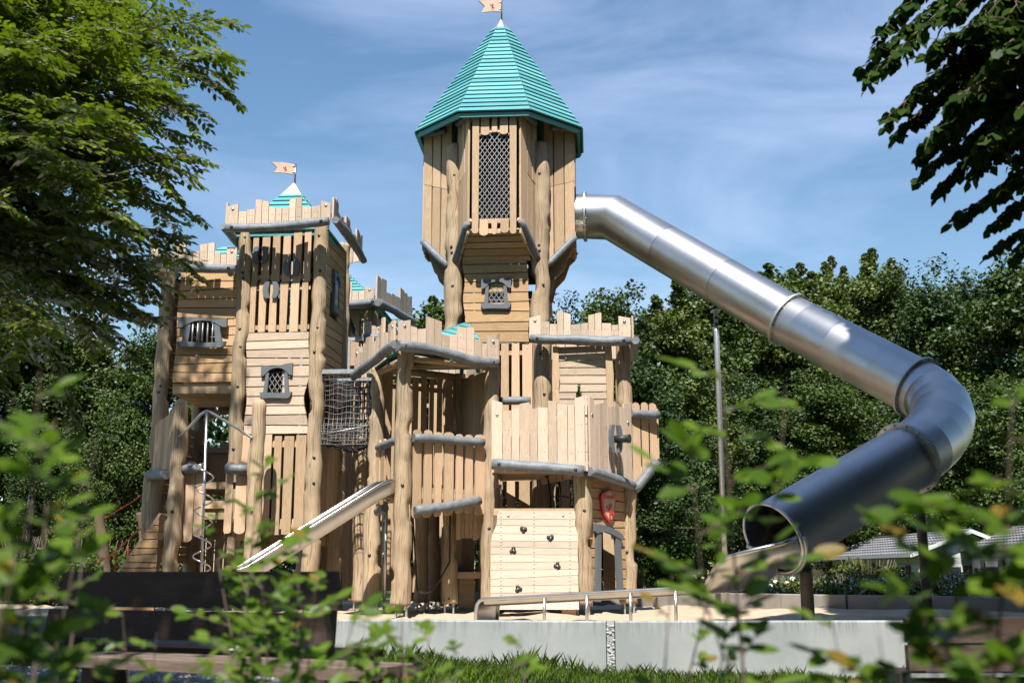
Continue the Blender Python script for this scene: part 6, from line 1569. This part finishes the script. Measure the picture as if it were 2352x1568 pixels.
highcrown(lind,lt_,(8.8,7.6,10.2),(3.6,5.6,4.6),420,85,.36,91,'leaf_linden',lambda q:offscreen(q,.5) and q[0]>4.6)
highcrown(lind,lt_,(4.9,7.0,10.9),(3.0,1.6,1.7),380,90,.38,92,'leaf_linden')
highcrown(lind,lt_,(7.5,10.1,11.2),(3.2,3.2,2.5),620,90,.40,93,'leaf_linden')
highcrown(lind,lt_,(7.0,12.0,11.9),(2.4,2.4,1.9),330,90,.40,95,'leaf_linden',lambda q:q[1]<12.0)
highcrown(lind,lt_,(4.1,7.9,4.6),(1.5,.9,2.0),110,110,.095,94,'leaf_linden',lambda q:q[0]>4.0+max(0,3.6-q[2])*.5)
# ---------------------------------------------------------------- foreground saplings (out of focus)
def sapling(name,label,base,tops,seed,size,dens=1.0,bf=0,step=.055,slen=.16,nleaf=5,red=.12):
    """stems from base to each top point, toothed oval leaves on short twigs"""
    g=random.Random(seed); base=Vector(base); o=thing(name,label,'sapling',base,'young hornbeam shoots in the foreground'); st=MB().mat('bark_twig'); V=[];T=[]
    def leaf(p,d,n_,s,t):
        d=d.normalized(); n_=(n_-d*n_.dot(d)).normalized(); b=d.cross(n_); w=[0,.30,.45,.47,.38,.20,0]; h=[0,.10,.28,.50,.72,.90,1.0]; curl=g.uniform(-.12,.05)
        lft=[];rgt=[]
        k=[p+d*s*hh+n_*s*(curl*hh*hh) for hh in h]
        for i in (1,2,3,4,5): lft.append(k[i]+b*s*.66*w[i]+n_*s*.05); rgt.append(k[i]-b*s*.66*w[i]+n_*s*.05)
        # two halves, folded along the midrib
        V.extend([k[0]]+lft+[k[6]]+[k[3]]); T.append(t); V.extend([k[0],k[3],k[6]]+rgt[::-1]); T.append(t)
    # second half needs equal vertex count (8)
    base0=base.copy(); first_=None
    for ti,tp in enumerate(tops):
        tp=Vector(tp); pth=[]; n=9
        if bf and ti: base=first_[int(len(first_)*(bf+.12*ti)) if int(len(first_)*(bf+.12*ti))<len(first_) else -2]
        else: base=base0
        jx,jy=g.uniform(-.05,.05),g.uniform(-.05,.05)
        for i in range(n+1):
            t=i/n; pth.append(base.lerp(tp,t)+Vector((math.sin(t*4+jx*50)*.02+jx*math.sin(math.pi*t),jy*math.sin(math.pi*t),0)))
        first_=first_ or pth
        L=(tp-base).length; st.tube(pth,[(.0060 if not (bf and ti) else .0030)*(1-.85*k/n)*(L**.3) for k in range(n+1)],6,cap=False)
        s=L*.12; side=1
        while s<L*1.0:
            t=s/L; i=min(n-1,int(t*n)); p=pth[i].lerp(pth[i+1],t*n-i); d=(pth[i+1]-pth[i]).normalized(); a=g.uniform(0,6.28)
            lat=Vector((math.cos(a),math.sin(a)*.7,0)); dd=(lat+d*g.uniform(.25,.7)).normalized(); LL=slen*g.uniform(.5,1.25)*(1.1-.6*t); e=p+dd*LL
            st.tube([p,e],[.0022,.0012],4,cap=False)
            for k in range(nleaf):
                u=(k+.8)/nleaf; pp=p.lerp(e,u); sd=1 if k%2 else -1; up=Vector((g.uniform(-.4,.4),g.uniform(-.5,.2),1)); lt2=dd.cross(up).normalized()
                ld=(dd*.6+lt2*sd*.9+Vector((0,0,g.uniform(-.35,.3)))).normalized() if k<nleaf-1 else dd
                tt=.97 if g.random()<red*(u>.7) else g.uniform(.1,.9)
                leaf(pp,ld,(up+Vector((g.uniform(-.5,.5),g.uniform(-.8,.3),0))).normalized(),size*g.uniform(.55,1.15)*(.8+.2*(1-t)),tt)
            s+=step/dens*g.uniform(.7,1.35)
    base=base0
    # verts: 8 per face (first half 8, second half 8)
    V=np.array([tuple(v-base) for v in V]); 
    f=bpy.data.objects.new('leaves',leafmesh('leaves',V,np.array(T),'leaf_sapling',8)); sc.collection.objects.link(f); f.parent=o; f['_o']=list(base)
    st.build('stems',o); return o
def gp(px,Y,py=1500): q=W(px,py,Y); return (q.x,Y,gz(q.x,Y)-.02)
sapling('hornbeam_sapling','tall blurred shoot at the left edge with large fresh leaves over its top third',gp(15,2.0),[W(112,850,1.85),W(75,1010,1.75),W(150,960,2.1)],401,.070,1.0,slen=.13)
sapling('hornbeam_sapling','low leafy shoot in the lower left corner below the tall one',gp(60,2.2),[W(20,1180,2.1),W(225,1200,2.6),W(150,1330,2.3),W(250,1420,2.2)],402,.050,.55,slen=.11)
sapling('hornbeam_sapling','slim bare-stemmed shoot crossing the left end of the dark bench',gp(90,2.6),[W(215,1010,2.4),W(60,1300,2.4)],403,.040,.45,slen=.10)
sapling('hornbeam_sapling','bushy shoot in front of the middle of the dark bench, rising to the balcony',gp(640,3.0),[W(575,1085,3.0),W(690,1250,3.0),W(500,1190,3.1),W(740,1350,2.8),W(620,1300,2.7)],404,.058,1.15,slen=.17,nleaf=6)
sapling('hornbeam_sapling','yellowish branchy shoot leaning right across the end of the dark bench',gp(700,2.6),[W(800,1400,2.6),W(600,1420,2.5),W(690,1380,2.5),W(520,1480,2.4)],405,.058,1.1,slen=.15,nleaf=6)
sapling('hornbeam_sapling','low green shoot below the center post of the pavilion',gp(900,3.0),[W(930,1375,3.0),W(985,1430,2.9),W(860,1440,2.9)],406,.055,1.2,slen=.13)
sapling('hornbeam_sapling','fine-leaved sprig at the bottom edge in front of the gravel',gp(330,2.8),[W(300,1400,2.8),W(380,1450,2.7),W(440,1500,2.8)],421,.042,.9,slen=.09)
sapling('hornbeam_sapling','fine sprig standing low before the pale wall, right of the low green shoot',gp(1040,2.9),[W(1050,1480,2.9),W(1000,1500,2.8)],422,.042,.8,slen=.08)
sapling('hornbeam_sapling','small shoot at the bottom edge left of the wall joint',gp(1210,2.6),[W(1215,1450,2.6),W(1160,1500,2.5)],407,.045,.8,slen=.08)
sapling('hornbeam_sapling','thin slanting bare twig crossing the wall joint up towards the slide rail',gp(1385,2.4,1600),[W(1560,1310,2.5)],408,.045,.45,slen=.09,nleaf=3)
sapling('hornbeam_sapling','upright shoot with large leaves in front of the tallest slide post',gp(1668,2.3),[W(1672,850,2.2),W(1560,1000,2.15),W(1800,880,2.3)],409,.080,.8,bf=.45,slen=.15,nleaf=5)
sapling('hornbeam_sapling','short shoot behind the slanting twig with leaves over the slide run-out',gp(1480,2.6),[W(1640,1240,2.6),W(1700,1300,2.5)],410,.046,.9,slen=.10,nleaf=4)
sapling('hornbeam_sapling','big-leaved dense shoot at the right edge over the dark bench',gp(2150,1.9),[W(2310,900,1.8),W(2210,1100,1.75),W(2130,1180,1.8),W(2340,1200,1.7),W(2260,1320,1.8)],411,.082,.8,bf=.35,slen=.13)
sapling('hornbeam_sapling','low spreading shoot with leaves hanging over the right end of the pale wall',gp(2090,2.2),[W(1900,1400,2.1),W(2020,1460,2.0),W(1960,1500,2.1)],412,.070,.8,slen=.12)
sapling('hornbeam_sapling','leafy shoot filling the lower right corner',gp(2250,1.9),[W(2180,1430,1.8),W(2320,1450,1.8),W(2250,1520,1.7)],413,.065,1.1,slen=.10)
# ---------------------------------------------------------------- grass
g=np.random.default_rng(21); n=130000
X=g.uniform(-5.8,6.2,n); Yg=g.uniform(6.0,11.38,n)**1.0
keep=(X>-.75-.10*(Yg-7)-np.maximum(0,(Yg-8.2))*1.2-.1)|(Yg>9.4)
near=g.random(n)<(.35+.65*((Yg-6)/5.4))
keep&=near; X=X[keep];Yg=Yg[keep]; n=len(X)
tall=(np.maximum(0,1-(11.38-Yg)/.45))
from_noise=np.array([noise.noise(Vector((a*1.7,b*1.7,2))) for a,b in zip(X,Yg)])
H=(.06+.05*g.random(n)+.03*from_noise)*(1+.8*tall*g.random(n)*(1+from_noise*1.6))
big=(tall>.3)&(g.random(n)<.02); H[big]*=1.4
Zg=np.array([gz(a,b) for a,b in zip(X,Yg)])-.01
a=g.uniform(0,6.28,n); lean_=g.uniform(.1,.75,n)*H; dx=np.cos(a)*lean_; dy=np.sin(a)*lean_; wd=(.0019+.0014*g.random(n)); px_=-np.sin(a)*wd; py_=np.cos(a)*wd
V_=np.stack([np.stack([X-px_,Yg-py_,Zg],1),np.stack([X+px_,Yg+py_,Zg],1),np.stack([X+dx*.4+px_*.8,Yg+dy*.4+py_*.8,Zg+H*.6],1),np.stack([X+dx,Yg+dy,Zg+H],1),np.stack([X+dx*.4-px_*.8,Yg+dy*.4-py_*.8,Zg+H*.6],1)],1).reshape(-1,3)
t=np.clip(.45+.5*from_noise+.35*(g.random(n)-.3),0,.92); t[g.random(n)<.03]=.97
o=bpy.data.objects.new('grass',leafmesh('grass',V_,t,'grass_blade',5)); sc.collection.objects.link(o); tag(o,'green grass in front of the concrete wall, longer along its foot','grass',kind='stuff')
for o in sc.objects:
    if '_o' in o: del o['_o']
print('done',len(sc.objects))
